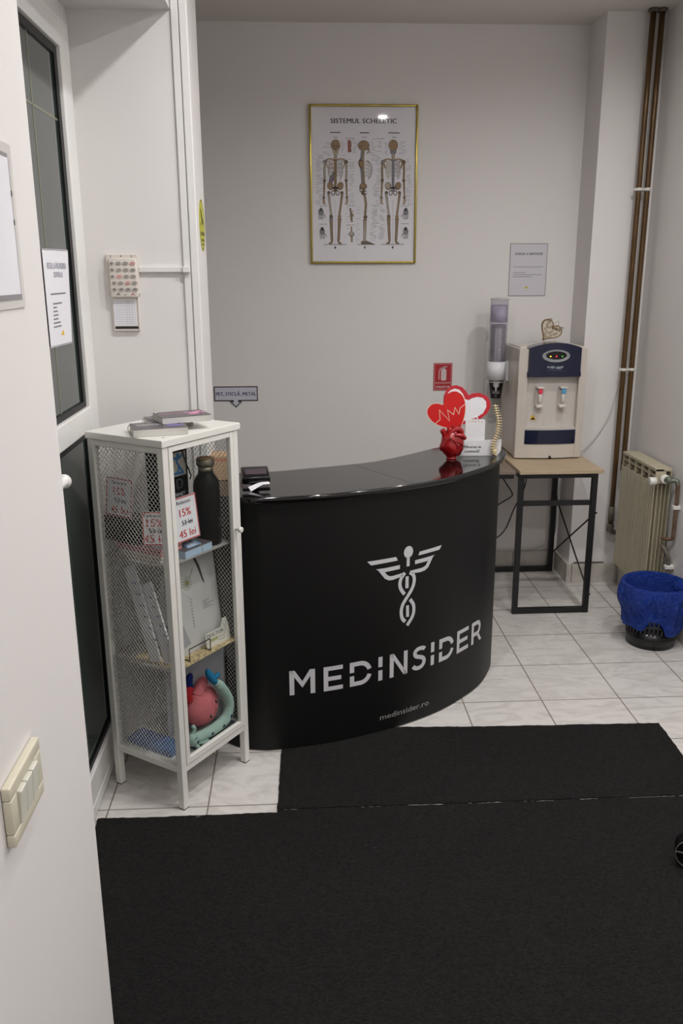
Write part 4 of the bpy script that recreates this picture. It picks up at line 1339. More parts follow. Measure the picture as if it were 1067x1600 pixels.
while z0 + .082 < 1.35:
    if cupm is None:
        m = MB()
        vs, fs = [], []
        prof = [(.0250, 0), (.0360, .0785), (.0380, .0785), (.0385, .0800), (.0375, .0818), (.0356, .0812), (.0246, .0025)]
        m.lathe(prof, (CX_, CY_, z0), 28, 0)
        for i in range(len(m.f)):
            zc = sum(m.v[j].z for j in m.f[i]) / len(m.f[i]) - z0
            if zc > .0775: m.m[i] = 1
        PCu = lambda u, v, w=0: Vector((CX_ + (.0250 + .0140 * (v / .0785) + .0006 + w) * math.sin(u / .031 - .22), CY_ - (.0250 + .0140 * (v / .0785) + .0006 + w) * math.cos(u / .031 - .22), z0 + v))
        for sgn in (-1, 1):
            m.stroke([(sgn * .013, .066), (sgn * .004, .062), (sgn * .001, .058)], .0030, PCu, 0, 2)
            m.stroke([(sgn * .010, .060), (sgn * .003, .056)], .0022, PCu, 0, 2)
        m.stroke([(.003, .057), (-.003, .047), (.003, .039), (0, .036)], .0020, PCu, 0, 2)
        m.stroke([(-.003, .057), (.003, .047), (-.003, .039), (0, .036)], .0020, PCu, 0, 2)
        m.ell(0, .067, .0026, .0030, PCu, 0, 2, n=10)
        m.text('MEDINSIDER', .006, 0, .024, PCu, 0, 2, maxw=.040)
        m.text('medinsider.ro', .004, 0, .008, PCu, 0, 2, maxw=.018)
        cupm = m.build('paper_cup', [M_cupblk, M_cuprim, M_print])
        tag(cupm, 'black paper cup with white emblem hanging lowest below the dispenser bracket', 'cup', 'cups in the cup dispenser')
        base = cupm.location.copy()
    else:
        c = cupm.copy()
        COL.objects.link(c)
        c.location = base + Vector((0, 0, .0062 * k))
        c['label'] = 'nested paper cup in the stack inside the clear tube dispenser'
        z0 = .985 + .0062 * k
    k += 1
    z0 = .985 + .0062 * k

# wooden heart on the dispenser
def heart_outline(n, s):
    o = []
    for k in range(n):
        t = 2 * PI * k / n
        o.append((s * 16 * math.sin(t) ** 3 / 17, s * (13 * math.cos(t) - 5 * math.cos(2 * t) - 2 * math.cos(3 * t) - math.cos(4 * t)) / 17))
    return o
wh = thing('wooden_heart', (.632, 1.30, 1.2545), 'carved wooden heart ornament with cut leaves, standing on the water dispenser', 'ornament')
rot = -.62
def HWp(u, v, w=0):
    x, z = u * math.cos(rot) - v * math.sin(rot), u * math.sin(rot) + v * math.cos(rot)
    return Vector((.632 + x + .004, 1.300 - w, 1.318 + z))
ho = heart_outline(48, .0600)
ho = [(u, v) for u, v in ho]
m = MB(); m.slab(ho, HWp, -.012, 0, 1, 0)
m.stroke(heart_outline(48, .0575), .0050, HWp, .0012, 0, closed=True)
random.seed(3)
for (u, v, a) in ((-.030, .022, .6), (-.026, -.002, .9), (-.010, .014, .4), (-.012, -.022, 1.0), (.006, -.006, .5), (.012, .018, -.2), (.030, .024, -.6), (.030, .0, .3), (.016, -.026, .9), (.0, -.042, .8), (-.036, .038, .2), (.038, .038, .4)):
    a -= rot
    L_, Wd = .0125, .0050
    pts = [(u + math.cos(a) * L_ * math.cos(t) - math.sin(a) * Wd * math.sin(t), v + math.sin(a) * L_ * math.cos(t) + math.cos(a) * Wd * math.sin(t)) for t in [2 * PI * k / 12 for k in range(12)]]
    m.stroke(pts, .0024, HWp, .0010, 0, closed=True)
    m.stroke([(u - math.cos(a) * L_, v - math.sin(a) * L_), (u + math.cos(a) * L_, v + math.sin(a) * L_)], .0014, HWp, .0011, 0)
m.build('heart_plate', [mk('brown_wood', (118, 90, 56), 0.6, var=0.2, vscale=30), mk('whitewashed_wood', (206, 198, 182), 0.6)], wh)
m = MB(); m.tube([HWp(.010 * math.cos(a) + .006, .036 + .020 * math.sin(a), .004) for a in [2 * PI * k / 16 for k in range(16)]], .0010, 5, closed=True)
m.tube(catmull([HWp(.004, .030, .003), HWp(.016, .018, .005), HWp(.026, .030, .004)], 5), .0012, 5)
m.build('twine_loop', mk('jute', (150, 122, 84), 0.9), wh)

# cables
def cable(pts, r, mat, label, name='power_cable'):
    m = MB(); m.tube(catmull(pts, 8), r, 8)
    return tag(m.build(name, mat), label, 'cable')
cable([(.47, 1.45, .688), (.467, 1.45, .60), (.469, 1.45, .544), (.522, 1.45, .460), (.520, 1.45, .432), (.452, 1.45, .388), (.40, 1.45, .33)], .0035, M_blackp, 'black cable with a sharp kink, hanging left of the oak table front leg')
cable([(.585, 1.452, .688), (.598, 1.452, .545), (.596, 1.452, .506), (.580, 1.452, .443), (.541, 1.452, .365), (.501, 1.452, .255), (.45, 1.452, .201), (.38, 1.452, .19)], .0035, M_blackp, 'black cable drooping in a long loop below the oak table')
M_wcab = mk('white_cable', (206, 202, 198), 0.5)
cable([(1.030, 1.232, 1.55), (1.015, 1.270, 1.2), (.989, 1.274, 1.055), (.959, 1.276, .9), (.893, 1.276, .78), (.810, 1.270, .700), (.800, 1.40, .60), (.798, 1.482, .50), (.792, 1.494, .365), (.790, 1.494, .218), (.74, 1.494, .150), (.68, 1.493, .124), (.609, 1.492, .113), (.54, 1.492, .112)], .0028, M_wcab, 'white cable running down the pier corner and under the oak table', 'wall_cable')

# ------------------------------------------------------------------ pipes, radiator, bin
M_pipe = mk('brown_painted_pipe', (92, 68, 40), 0.32, var=0.25, vscale=9, metal=0.35)
M_oldpipe = mk('old_scuffed_paint', (96, 88, 78), 0.6, var=0.5, vscale=50)
for x, zb, lab in ((.995, .30, 'tall brown heating pipe running from the ceiling, the left one of the pair'), (1.036, .62, 'tall brown heating pipe in the corner, the right one ending behind the radiator')):
    t = thing('heating_pipe', (x, 1.235, zb), lab, 'pipe', 'brown heating pipes')
    y = 1.235
    m = MB(); m.tube([(x, y, CEIL - .001)] + [(x + .0007 * math.sin(zz_ * 4), y, zz_) for zz_ in (2.3, 1.9, 1.5, 1.1, .9, .7)] + ([(x, y, zb)] if zb < .6 else [(x, y, zb)]), .0128, 16); m.build('pipe_run', M_pipe, t)
    m = MB(); m.lathe([(.022, CEIL - .014), (.024, CEIL - .006), (.021, CEIL)], (x, y, 0), 16); m.build('ceiling_collar', M_oldpipe, t)
    for zc in (1.966, 1.13):
        m = MB(); shell(m, [(.0132, zc - .007), (.0165, zc - .007), (.0165, zc + .007), (.0132, zc + .007)], (x, y), 20); m.rbox(x - .004, x + .004, y + .014, 1.2845, zc - .004, zc + .004, .001); m.rbox(x - .024, x - .014, y - .004, y + .006, zc - .004, zc + .005, .001); m.build('pipe_clamp', M_white, t)
    if zb < .6:
        m = MB(); m.lathe([(.017, zb - .004), (.019, zb + .002), (.019, zb + .030), (.015, zb + .036)], (x, y, 0), 14)
        m.lathe([(.0155, zb + .05), (.0155, zb + .13)], (x, y, 0), 14)
        m.tube(catmull([(x, y, zb + .01), (x + .02, y, zb - .012), (x + .045, y, zb - .006)], 5), .013, 12); m.build('elbow', M_oldpipe, t)

rd = thing('radiator', (1.02, .93, .165), 'cream aluminium sectional radiator on the right wall', 'radiator')
M_rad = mk('cream_radiator_enamel', (178, 170, 146), 0.38, var=0.03)
RX0, RX1, RZ0, RZ1 = .980, 1.058, .165, .745
for i in range(5):
    yc = .756 + .080 * i - .0 
    a, b = yc - .0385, yc + .0385
    m = MB()
    m.rbox(RX0, RX0 + .005, a, b, RZ0, .676, .001)
    # slight ribs pressed into the face
    for f in (-.013, .013): m.rbox(RX0 - .0012, RX0 + .002, yc + f - .004, yc + f + .004, RZ0 + .02, .668, .0008)
    # window webs at the head
    for yy in (a, b - .005): m.box(RX0 + .004, RX0 + .040, yy, yy + .005, .676, RZ1 - .004)
    m.box(RX0 + .004, RX0 + .022, a + .005, b - .005, .706, .712)
    m.slab([(RX0 + .040, .676), (RX0 + .052, .676), (RX0 + .052, .735), (RX0 + .040, .735)], lambda u, v, w=0: Vector((u, a + w, v)), 0, b - a)
    m.rbox(RX0 + .002, RX1, a, b, RZ1 - .014, RZ1, .002)
    m.rbox(RX1 - .004, RX1, a, b, RZ0 + .02, RZ1 - .01, .001)
    m.box(RX0 + .005, RX1 - .004, yc - .004, yc + .004, RZ0 + .01, .676)
    for xx in (.020, .040, .058): m.box(RX0 + xx, RX0 + xx + .003, a + .008, b - .008, RZ0 + .02, .676)
    m.tube([(RX0 + .042, a - .001, .700), (RX0 + .042, b + .001, .700)], .019, 14)
    m.tube([(RX0 + .042, a - .001, .205), (RX0 + .042, b + .001, .205)], .019, 14)
    m.build('section', M_rad, rd)
va = MB()
va.lathe([(.019, 0), (.021, .002), (.021, .020), (.017, .022)][::-1], (RX0 + .042, .694, .700), 20, axis='Y')
va.build('end_cap', M_white, rd)
va = MB()
va.lathe([(.016, -.058), (.018, -.056), (.018, -.030), (.014, -.028)], (RX0 + .024, .690, .695), 18, axis='X')
va.build('valve_cap', M_white, rd)
va = MB()
va.tube(catmull([(RX0 + .042, .694, .700), (RX0 + .050, .676, .700), (RX0 + .075, .668, .700), (1.060, .662, .698), (1.063, .658, .680)], 5), .0105, 12)
va.lathe([(.015, 0), (.016, .004), (.016, .02), (.013, .024)], (1.030, .680, .690), 10)
va.build('valve', mk('patinated_brass', (110, 118, 104), 0.45, metal=0.6, var=0.2, vscale=60), rd)
rp_ = thing('supply_pipe', (1.062, .656, .16), 'thin brown supply pipe with white clamps beside the radiator', 'pipe')
m = MB(); m.tube(catmull([(1.063, .656, .688), (1.063, .654, .60), (1.062, .652, .45), (1.060, .654, .435), (1.045, .670, .428), (1.030, .695, .428)], 5), .0085, 12); m.build('pipe_run', mk('old_brown_pipe', (98, 76, 58), 0.5, var=0.4, vscale=40), rp_)
m = MB(); m.tube(catmull([(1.030, .690, .395), (1.040, .672, .375), (1.052, .660, .345), (1.056, .658, .300), (1.056, .656, .0)], 5), .0095, 12); m.build('pipe_run', M_oldpipe, rp_)
m = MB(); m.rbox(1.048, 1.0795, .642, .668, .572, .590, .003); m.rbox(1.040, 1.0795, .644, .670, .290, .308, .003); m.build('pipe_clamp', M_white, rp_)

bn = thing('waste_basket', (.940, .512, 0), 'black plastic waste basket in the corner with a blue liner bag', 'waste basket')
BC = (.940, .512)
m = MB()
vs, fs = [], []
shell(m, [(.098, .001), (.104, .0), (.1095, .075), (.1065, .075), (.100, .004)], BC, 40)
m.lathe([(.098, .001), (.098, .005)], (BC[0], BC[1], 0), 40)
nb_, bands = 40, ((.075, .10), (.118, .142), (.160, .184), (.202, .226))
def br_(z): return .1045 + (.132 - .1045) * z / .275
for z in (.104, .146, .188, .232):
    shell(m, [(br_(z) - .002, z), (br_(z), z), (br_(z + .010), z + .010), (br_(z + .010) - .002, z + .010)], BC, 40)
shell(m, [(br_(.262) - .003, .262), (br_(.262) + .002, .262), (.134, .275), (.128, .275)], BC, 40)
for k in range(nb_):
    a = 2 * PI * k / nb_
    ca, sa = math.cos(a), math.sin(a)
    t1 = .004
    vs = []
    for z in (.072, .265):
        r = br_(z)
        for (dr_, dt) in ((-.0025, -t1), (0, -t1), (0, t1), (-.0025, t1)):
            vs.append((BC[0] + (r + dr_) * ca - dt * sa, BC[1] + (r + dr_) * sa + dt * ca, z))
    m.add(vs, [(0, 1, 5, 4), (1, 2, 6, 5), (2, 3, 7, 6), (3, 0, 4, 7), (0, 3, 2, 1), (4, 5, 6, 7)])
m.build('basket', M_blackp, bn)
# liner: outer skirt folded over the rim, and an inner lining
def bag_material():
    m = bpy.data.materials.new('blue_film')
    m.use_nodes = True
    nt = m.node_tree
    b = nt.nodes['Principled BSDF']
    b.inputs['Base Color'].default_value = lin((32, 72, 176))
    b.inputs['Roughness'].default_value = 0.2
    tr = nt.nodes.new('ShaderNodeBsdfTransparent'); tr.inputs[0].default_value = (.25, .45, .95, 1)
    tl_ = nt.nodes.new('ShaderNodeBsdfTranslucent'); tl_.inputs[0].default_value = lin((30, 80, 200))
    a = nt.nodes.new('ShaderNodeMixShader'); a.inputs[0].default_value = .25
    c = nt.nodes.new('ShaderNodeMixShader'); c.inputs[0].default_value = .14
    nz = nt.nodes.new('ShaderNodeTexNoise'); nz.inputs['Scale'].default_value = 13; nz.inputs['Detail'].default_value = 4; nz.inputs['Distortion'].default_value = 2.5
    bp = nt.nodes.new('ShaderNodeBump'); bp.inputs['Strength'].default_value = 1.0; bp.inputs['Distance'].default_value = .02
    nt.links.new(nz.outputs['Fac'], bp.inputs['Height']); nt.links.new(bp.outputs[0], b.inputs['Normal'])
    out = nt.nodes['Material Output']
    nt.links.new(b.outputs[0], a.inputs[1]); nt.links.new(tl_.outputs[0], a.inputs[2])
    nt.links.new(a.outputs[0], c.inputs[1]); nt.links.new(tr.outputs[0], c.inputs[2])
    nt.links.new(c.outputs[0], out.inputs[0])
    return m
M_bag = bag_material()
m = MB()
NA = 180
rows = []
def hem(a):
    # lowest edge of the folded skirt for each direction
    h = .088 + .012 * math.sin(a * 2 + .6) + .005 * math.sin(a * 5 + 1)
    d = math.atan2(math.sin(a + 1.86), math.cos(a + 1.86))     # opening in the front
    h += .062 * math.exp(-(d / .30) ** 4)
    h -= .014 * math.exp(-((d + .55) / .22) ** 2) + .012 * math.exp(-((d - .60) / .22) ** 2)
    return h
def crease(a, t):
    # sharp creases in thin film
    q = Vector((math.cos(a) * 2.6, math.sin(a) * 2.6, t * 1.6))
    r1 = 1 - abs(noise.noise(q * 1.3 + Vector((5, 0, 0)))) * 2
    r2 = 1 - abs(noise.noise(q * 3.1 + Vector((0, 7, 0)))) * 2
    return .65 * r1 + .35 * r2
NR = 30
for i in range(NR):
    row = []
    for k in range(NA):
        a = 2 * PI * k / NA
        if i < 6:      # inside, from the depth up to the rim
            z = .10 + .176 * i / 5
            r = br_(z) - .009 - .005 * max(0, crease(a, i * .3)) * (1 - i / 5.5) + .0035 * (i == 5)
        elif i == 6:
            z, r = .2845, .130
        else:
            f = (i - 7) / (NR - 8)
            z = .2835 - (.2835 - hem(a)) * f
            puff = .020 * math.sin(PI * min(1, f * 1.2 + .12)) + .004
            r = br_(z) + .003 + puff * (.55 + .45 * noise.noise(Vector((math.cos(a) * 1.6, math.sin(a) * 1.6, f * 1.5)))) + .0140 * crease(a, f) * min(1, f * 4 + .15)
            r = max(r, br_(z) + .003 + (.002 if z > .255 else 0) + (.003 if z > .27 else 0))
            if BC[0] + r * math.cos(a) > XR - .003: r = (XR - .003 - BC[0]) / math.cos(a)
        row.append((BC[0] + r * math.cos(a), BC[1] + r * math.sin(a), z))
    rows.append(row)
vs = [p for r in rows for p in r]
fs = [(i * NA + k, i * NA + (k + 1) % NA, (i + 1) * NA + (k + 1) % NA, (i + 1) * NA + k) for i in range(NR - 1) for k in range(NA)]
m.add(vs, fs, 0, True)
m.ball((1.040, .470, .275), (.034, .030, .030), 0, fn=lambda q: 1 + .3 * noise.noise(q * 3))
m.build('liner_bag', M_bag, bn)

# chair castor at the right
cs = thing('chair_castor', (.447, -.985, .0046), 'dark round castor wheel standing on the mat at the right edge', 'castor')
m = MB(); cc = (.449, -.985, .0540)
RC = Matrix.Rotation(-.45, 3, 'Z')
m.lathe([(.020, -.011), (.044, -.010), (.0485, -.006), (.0490, 0), (.0485, .006), (.044, .010), (.020, .011)], cc, 40, axis='Y', rot=RC)
m.lathe([(.020, .016), (.044, .017), (.0490, .021), (.0490, .032), (.044, .036), (.020, .037)], cc, 40, axis='Y', rot=RC)
m.build('wheel', M_blackp, cs)
m = MB(); m.tube([Vector(cc) + RC @ Vector((.0455 * math.cos(a), -.0115, .0455 * math.sin(a))) for a in [2 * PI * k / 40 for k in range(40)]], .0013, 6, closed=True); m.tube([Vector(cc) + RC @ Vector((-.046, -.0125, .002)), Vector(cc) + RC @ Vector((.046, -.0125, .002))], .0020, 6); m.build('hub_band', mk('tarnished_chrome', (150, 140, 134), 0.4, metal=0.6), cs)
m = MB(); m.tube([Vector(cc) + RC @ Vector((0, .0135, 0)), Vector(cc) + RC @ Vector((.004, .0135, .05)), Vector(cc) + RC @ Vector((.012, .0135, .085))], .007, 8); m.build('stem', M_blackm, cs)

# ------------------------------------------------------------------ things on the walls
PWL = PX(YB - .0008)
def wall_sheet(name, u0, u1, v0, v1, label, cat, P, thick=.0012):
    m = MB(); m.slab([(u0, v0), (u1, v0), (u1, v1), (u0, v1)], P, 0, thick, 0)
    return m
# framed skeleton poster
fx0, fx1, fz0, fz1 = -.537, -.012, 1.641, 2.371
po = thing('framed_poster', (-.2745, YB - .01, fz0), 'skeleton anatomy chart in a thin gold frame on the back wall', 'poster')
M_goldf = mk('polished_gold_metal', (176, 158, 84), 0.22, metal=1.0, var=0.04)
m = MB()
fw, fd = .0105, .020
for a in ((fx0, fx0 + fw, fz0, fz1), (fx1 - fw, fx1, fz0, fz1), (fx0 + fw, fx1 - fw, fz0, fz0 + fw), (fx0 + fw, fx1 - fw, fz1 - fw, fz1)):
    m.rbox(a[0], a[1], YB - fd, YB - .0005, a[2], a[3], .003, seg=3)
m.build('frame', M_goldf, po)
ART = MB()
M_art = [mk('poster_paper', (232, 230, 236), 0.6, var=0.01), mk('title_ink', (40, 38, 42), 0.6), mk('caption_gray', (128, 126, 132), 0.7), mk('bone_tan', (150, 122, 84), 0.6, var=0.2, vscale=60), mk('bone_dark', (98, 78, 56), 0.6, var=0.2, vscale=60), mk('bone_pale', (178, 168, 148), 0.6, var=0.1, vscale=60), mk('muscle_red', (150, 76, 60), 0.6), mk('organ_violet', (112, 96, 116), 0.6), mk('bone_gray', (124, 126, 132), 0.6, var=0.15, vscale=60)]
y0a = YB - .0115
def PA(px, py, w=0.0):
    # poster crop coordinates (125..960, 128..1372) to the sheet, undoing the slight keystone
    t = (py - 128) / 1244.0
    l, r = 125 + 18 * t, 962 - 14 * t
    f = (px - l) / (r - l)
    return Vector((fx0 + fw + f * (fx1 - fx0 - 2 * fw), y0a - w, fz1 - fw - t * (fz1 - fz0 - 2 * fw)))
ART.slab([(fx0 + fw, fz0 + fw), (fx1 - fw, fz0 + fw), (fx1 - fw, fz1 - fw), (fx0 + fw, fz1 - fw)], PX(y0a), -.001, -.0002, 0)
E1, E2, E3 = .0002, .0004, .0006
TXT = PX(y0a)
def at(px, py):
    q = PA(px, py); return q.x, q.z
u, v = at(542, 256)
ART.text('SISTEMUL SCHELETIC', .030, u, v, TXT, E1, 1, off=.035, maxw=.318)
for px, py, wd_ in ((318, 332, .05), (550, 334, .045), (786, 334, .055)):
    u, v = at(px, py); ART.rect(u - wd_ / 2, u + wd_ / 2, v, v + .004, TXT, E1, 1)
    u, v = at(px, 368); ART.rect(u - .010, u + .010, v, v + .003, TXT, E1, 2)
def S(pts, wd_, mi, w=E2, sm=0):
    q = [at(*p) for p in pts]
    if sm: q = [(a.x, a.y) for a in catmull([(x, y, 0) for x, y in q], sm)]
    ART.stroke(q, [x_ * .00061 for x_ in wd_] if isinstance(wd_, (list, tuple)) and not sm else (wd_ * .00061), TXT, w, mi)
def EL(px, py, rx, ry, mi, w=E2, rot=0):
    u, v = at(px, py); ART.ell(u, v, rx * .00061, ry * .00059, TXT, w, mi, rot=rot)
def skeleton(cx, front=True):
    # skull
    EL(cx, 428, 38, 44, 4); EL(cx, 428, 34, 40, 3 if front else 3, E3)
    S([(cx - 22, 462), (cx - 17, 490), (cx, 498), (cx + 17, 490), (cx + 22, 462)], 12, 5 if front else 8, E2)
    EL(cx, 474, 20, 20, 5 if front else 8, E2 + .0001)
    if front:
        EL(cx - 15, 438, 9, 8, 4, E3 + .0002); EL(cx + 15, 438, 9, 8, 4, E3 + .0002); EL(cx, 457, 5, 7, 1, E3 + .0002)
        S([(cx - 11, 480), (cx + 11, 480)], 4, 4, E3 + .0002)
    # neck and spine
    S([(cx, 495), (cx, 540)], 24, 4); S([(cx, 495), (cx, 540)], 14, 5, E3)
    S([(cx, 540), (cx, 770)], 22, 8 if not front else 3)
    for k in range(16): S([(cx - 12, 548 + 14 * k), (cx + 12, 548 + 14 * k)], 3.5, 4 if front else 2, E3)
    # shoulders
    for s_ in (-1, 1):
        S([(cx + s_ * 8, 545), (cx + s_ * 45, 536), (cx + s_ * 82, 548)], 10, 3, E3, 4)
        EL(cx + s_ * 84, 562, 16, 18, 8 if s_ < 0 else 4, E2)
        S([(cx + s_ * 50, 555), (cx + s_ * 78, 552), (cx + s_ * 62, 612)], 12, 3 if not front else 5, E1 + .0001)
        # ribs
        for k in range(9):
            w_ = 50 + 9 * math.sin(PI * k / 9) - (k > 6) * 6
            y_ = 552 + 15 * k
            dy = 14 + 3 * k if front else -6 + 2 * k
            col = (8, 6)[front and s_ < 0 and k < 6] if front else (5 if s_ < 0 else 7)
            if not front and s_ < 0: col = 4 if k % 2 else 5
            S([(cx + s_ * 8, y_), (cx + s_ * w_ * .75, y_ - 2), (cx + s_ * w_, y_ + 12), (cx + s_ * w_ * .8, y_ + 20 + dy * .3), (cx + s_ * (16 if k < 6 else 30), y_ + dy)], 4.0, col if k % 2 == 0 else 5, E2, 3)
        # arms
        S([(cx + s_ * 86, 568), (cx + s_ * 88, 640), (cx + s_ * 85, 700)], 17, 4); S([(cx + s_ * 86, 568), (cx + s_ * 88, 640), (cx + s_ * 85, 700)], 10, 5 if front else 3, E3)
        EL(cx + s_ * 86, 708, 13, 13, 4)
        S([(cx + s_ * 84, 715), (cx + s_ * 88, 780), (cx + s_ * 92, 836)], 12, 3); S([(cx + s_ * 92, 716), (cx + s_ * 94, 780), (cx + s_ * 94, 830)], 5, 4, E3)
        EL(cx + s_ * 92, 846, 11, 12, 4)
        for f_ in (-7, 0, 7): S([(cx + s_ * (92 + f_ * .5), 850), (cx + s_ * (93 + f_), 880), (cx + s_ * (86 + f_), 902)], 5, 3, E3)
        # pelvis
        EL(cx + s_ * 40, 752, 25, 32, 4, E2, s_ * -.3); EL(cx + s_ * 42, 750, 19, 26, 3 if s_ > 0 or front else 5, E3, s_ * -.3)
        q0 = [(cx + s_ * (18 + 13 * math.cos(a)), 808 + 18 * math.sin(a)) for a in [2 * PI * k / 14 for k in range(15)]]
        S(q0, 7, 4, E3)
        EL(cx + s_ * 52, 806, 13, 13, 4)
        # legs
        S([(cx + s_ * 54, 812), (cx + s_ * 44, 900), (cx + s_ * 33, 985)], [20, 16, 18], 4); S([(cx + s_ * 53, 815), (cx + s_ * 44, 900), (cx + s_ * 33, 985)], [12, 9, 12], 5 if s_ < 0 else 3, E3)
        EL(cx + s_ * 33, 1000, 15, 16, 4 if s_ < 0 else 3); EL(cx + s_ * 33, 1024, 17, 16, 8 if s_ < 0 and front else 3)
        S([(cx + s_ * 33, 1030), (cx + s_ * 30, 1120), (cx + s_ * 26, 1200)], [26, 22, 22], 4); S([(cx + s_ * 33, 1030), (cx + s_ * 31, 1120), (cx + s_ * 27, 1200)], [13, 10, 12], 3, E3)
        S([(cx + s_ * 24, 1195), (cx + s_ * 28, 1214), (cx + s_ * 50, 1226)], 15, 4)
        S([(cx + s_ * 24, 1222), (cx + s_ * 50, 1228)], 8, 3, E3)
    S([(cx - 20, 775), (cx, 760), (cx + 20, 775)], 14, 4 if front else 8, E2)
    EL(cx, 778, 15, 22, 4 if front else 8, E2)
    if front:
        u_ = [(cx - 20, 640), (cx + 2, 636), (cx, 690), (cx - 30, 735), (cx - 54, 730), (cx - 50, 690)]
        ART.poly([at(*p) for p in u_], TXT, E1, 7)
    S([(cx - 92, 1231), (cx + 92, 1231)], 4, 1, E3)
    S([(cx, 860), (cx, 1225)], 1.5, 2, E1)
    ART.poly([at(cx, 1242), at(cx + 9, 1256), at(cx, 1272), at(cx - 9, 1256)], TXT, E1, 1)
skeleton(320, True)
skeleton(780, False)
# side view
cx = 548
EL(cx - 4, 430, 46, 40, 4); EL(cx - 4, 430, 41, 35, 3, E3)
S([(cx + 28, 445), (cx + 42, 480), (cx + 20, 490)], 16, 5, E2); EL(cx + 34, 458, 8, 8, 4, E3)
S([(cx - 12, 465), (cx - 14, 510), (cx - 24, 570), (cx - 12, 650), (cx - 8, 730)], 30, 8, E2, 4)
S([(cx - 4, 465), (cx - 6, 520), (cx - 6, 600), (cx + 2, 730)], 14, 3, E3, 4)
EL(cx - 26, 575, 20, 34, 4, E2, .2); EL(cx - 24, 575, 13, 26, 3, E3, .2)
for k in range(9):
    S([(cx + 2, 560 + 14 * k), (cx + 30, 552 + 15 * k), (cx + 56 - abs(4 - k) * 3, 570 + 15 * k)], 4, 5 if k % 2 else 4, E2, 3)
S([(cx + 22, 552), (cx + 56, 580), (cx + 62, 630), (cx + 48, 680), (cx + 30, 696)], 5, 4, E3, 4)
EL(cx - 6, 755, 30, 28, 4); EL(cx - 4, 752, 23, 21, 3, E3); EL(cx, 806, 24, 22, 4); EL(cx + 14, 804, 8, 8, 0, E3)
S([(cx - 34, 760), (cx - 32, 792), (cx - 22, 800)], 7, 4)
S([(cx + 4, 815), (cx + 16, 900), (cx + 10, 990)], 18, 4); S([(cx + 4, 815), (cx + 16, 900), (cx + 10, 990)], 10, 3, E3)
EL(cx + 12, 1004, 17, 14, 4); EL(cx + 10, 1028, 16, 14, 3)
S([(cx + 8, 1030), (cx + 8, 1120), (cx + 6, 1205)], [26, 24, 20], 4); S([(cx + 8, 1035), (cx + 8, 1120), (cx + 6, 1205)], [12, 12, 12], 5, E3)
ART.poly([at(cx - 22, 1222), at(cx - 20, 1204), at(cx + 18, 1198), at(cx + 60, 1216), at(cx + 88, 1229), at(cx - 20, 1229)], TXT, E2, 4)
S([(cx - 50, 1232), (cx + 92, 1232)], 4, 1, E3)
ART.poly([at(cx + 8, 1242), at(cx + 16, 1256), at(cx + 8, 1270), at(cx, 1256)], TXT, E1, 1)
# inset drawings
S([(428, 388), (430, 484)], 24, 6); S([(440, 395), (446, 425), (440, 450), (446, 480)], 5, 4, E3)
S([(655, 395), (680, 400), (672, 430)], 3, 2); S([(650, 430), (685, 445)], 3, 2)
def hand_inset(cx_, cy_, s_, foot=False):
    for f_ in range(4):
        S([(cx_ - 15 + 10 * f_, cy_ + 40), (cx_ - 16 + 11 * f_, cy_), (cx_ - 14 + 9 * f_, cy_ - 42)], 6, 8)
    EL(cx_, cy_ - 20, 22, 26, 8, E3)
    EL(cx_, cy_ - 44, 13, 14, 2 if not foot else 1, E3)
    S([(cx_ + s_ * 14, cy_ - 10), (cx_ + s_ * 30, cy_ + 4), (cx_ + s_ * 32, cy_ + 26)], 6, 8)
hand_inset(206, 985, 1); hand_inset(884, 985, -1); hand_inset(216, 1145, 1, True); hand_inset(884, 1145, -1, True)
S([(438, 932), (448, 985), (452, 1045)], 14, 4); S([(462, 950), (440, 1000), (444, 1040)], 9, 5, E3); EL(452, 990, 15, 16, 3, E3)
S([(450, 1082), (450, 1140)], 12, 3); EL(450, 1145, 24, 22, 8); EL(450, 1140, 16, 14, 5, E3); S([(452, 1165), (452, 1212)], 16, 3)
for px, py in ((224, 915), (446, 912), (224, 1064), (446, 1072), (640, 912), (876, 914), (640, 1056), (878, 1062), (430, 376), (676, 378)):
    u, v = at(px, py); ART.rect(u - .020, u + .020, v, v + .0022, TXT, E1, 2)
# little caption lines
random.seed(11)
def captions(x0, x1, ya, yb, step, mi=2, lo=.4):
    y_ = ya
    while y_ < yb:
        if random.random() < .85:
            w_ = (x1 - x0) * random.uniform(lo, 1)
            u0_, v0_ = at(x0 if random.random() < .5 else x1 - w_, y_)
            ART.rect(u0_, u0_ + w_ * .00061, v0_, v0_ + .0013, TXT, E1, mi)
        y_ += step
captions(165, 222, 512, 905, 11); captions(222, 282, 400, 520, 12); captions(366, 398, 400, 520, 12)
captions(424, 470, 540, 900, 12); captions(456, 496, 380, 500, 12); captions(600, 640, 380, 560, 12)
captions(640, 690, 440, 900, 12); captions(708, 738, 400, 520, 11); captions(826, 880, 400, 500, 12)
captions(882, 925, 530, 905, 11); captions(612, 655, 925, 1045, 8); captions(672, 716, 925, 1045, 8)
captions(596, 650, 1068, 1200, 8); captions(666, 716, 1068, 1200, 8); captions(480, 520, 930, 1215, 22); captions(396, 430, 930, 1215, 24)
captions(620, 650, 740, 840, 8)
ART.build('chart_print', M_art, po)
m = MB(); m.box(fx0 + fw * .7, fx1 - fw * .7, YB - .0150, YB - .0140, fz0 + fw * .7, fz1 - fw * .7)
m.build('glass', thin_glass('picture_glass', (.985, .985, .985), rough=0.03), po)

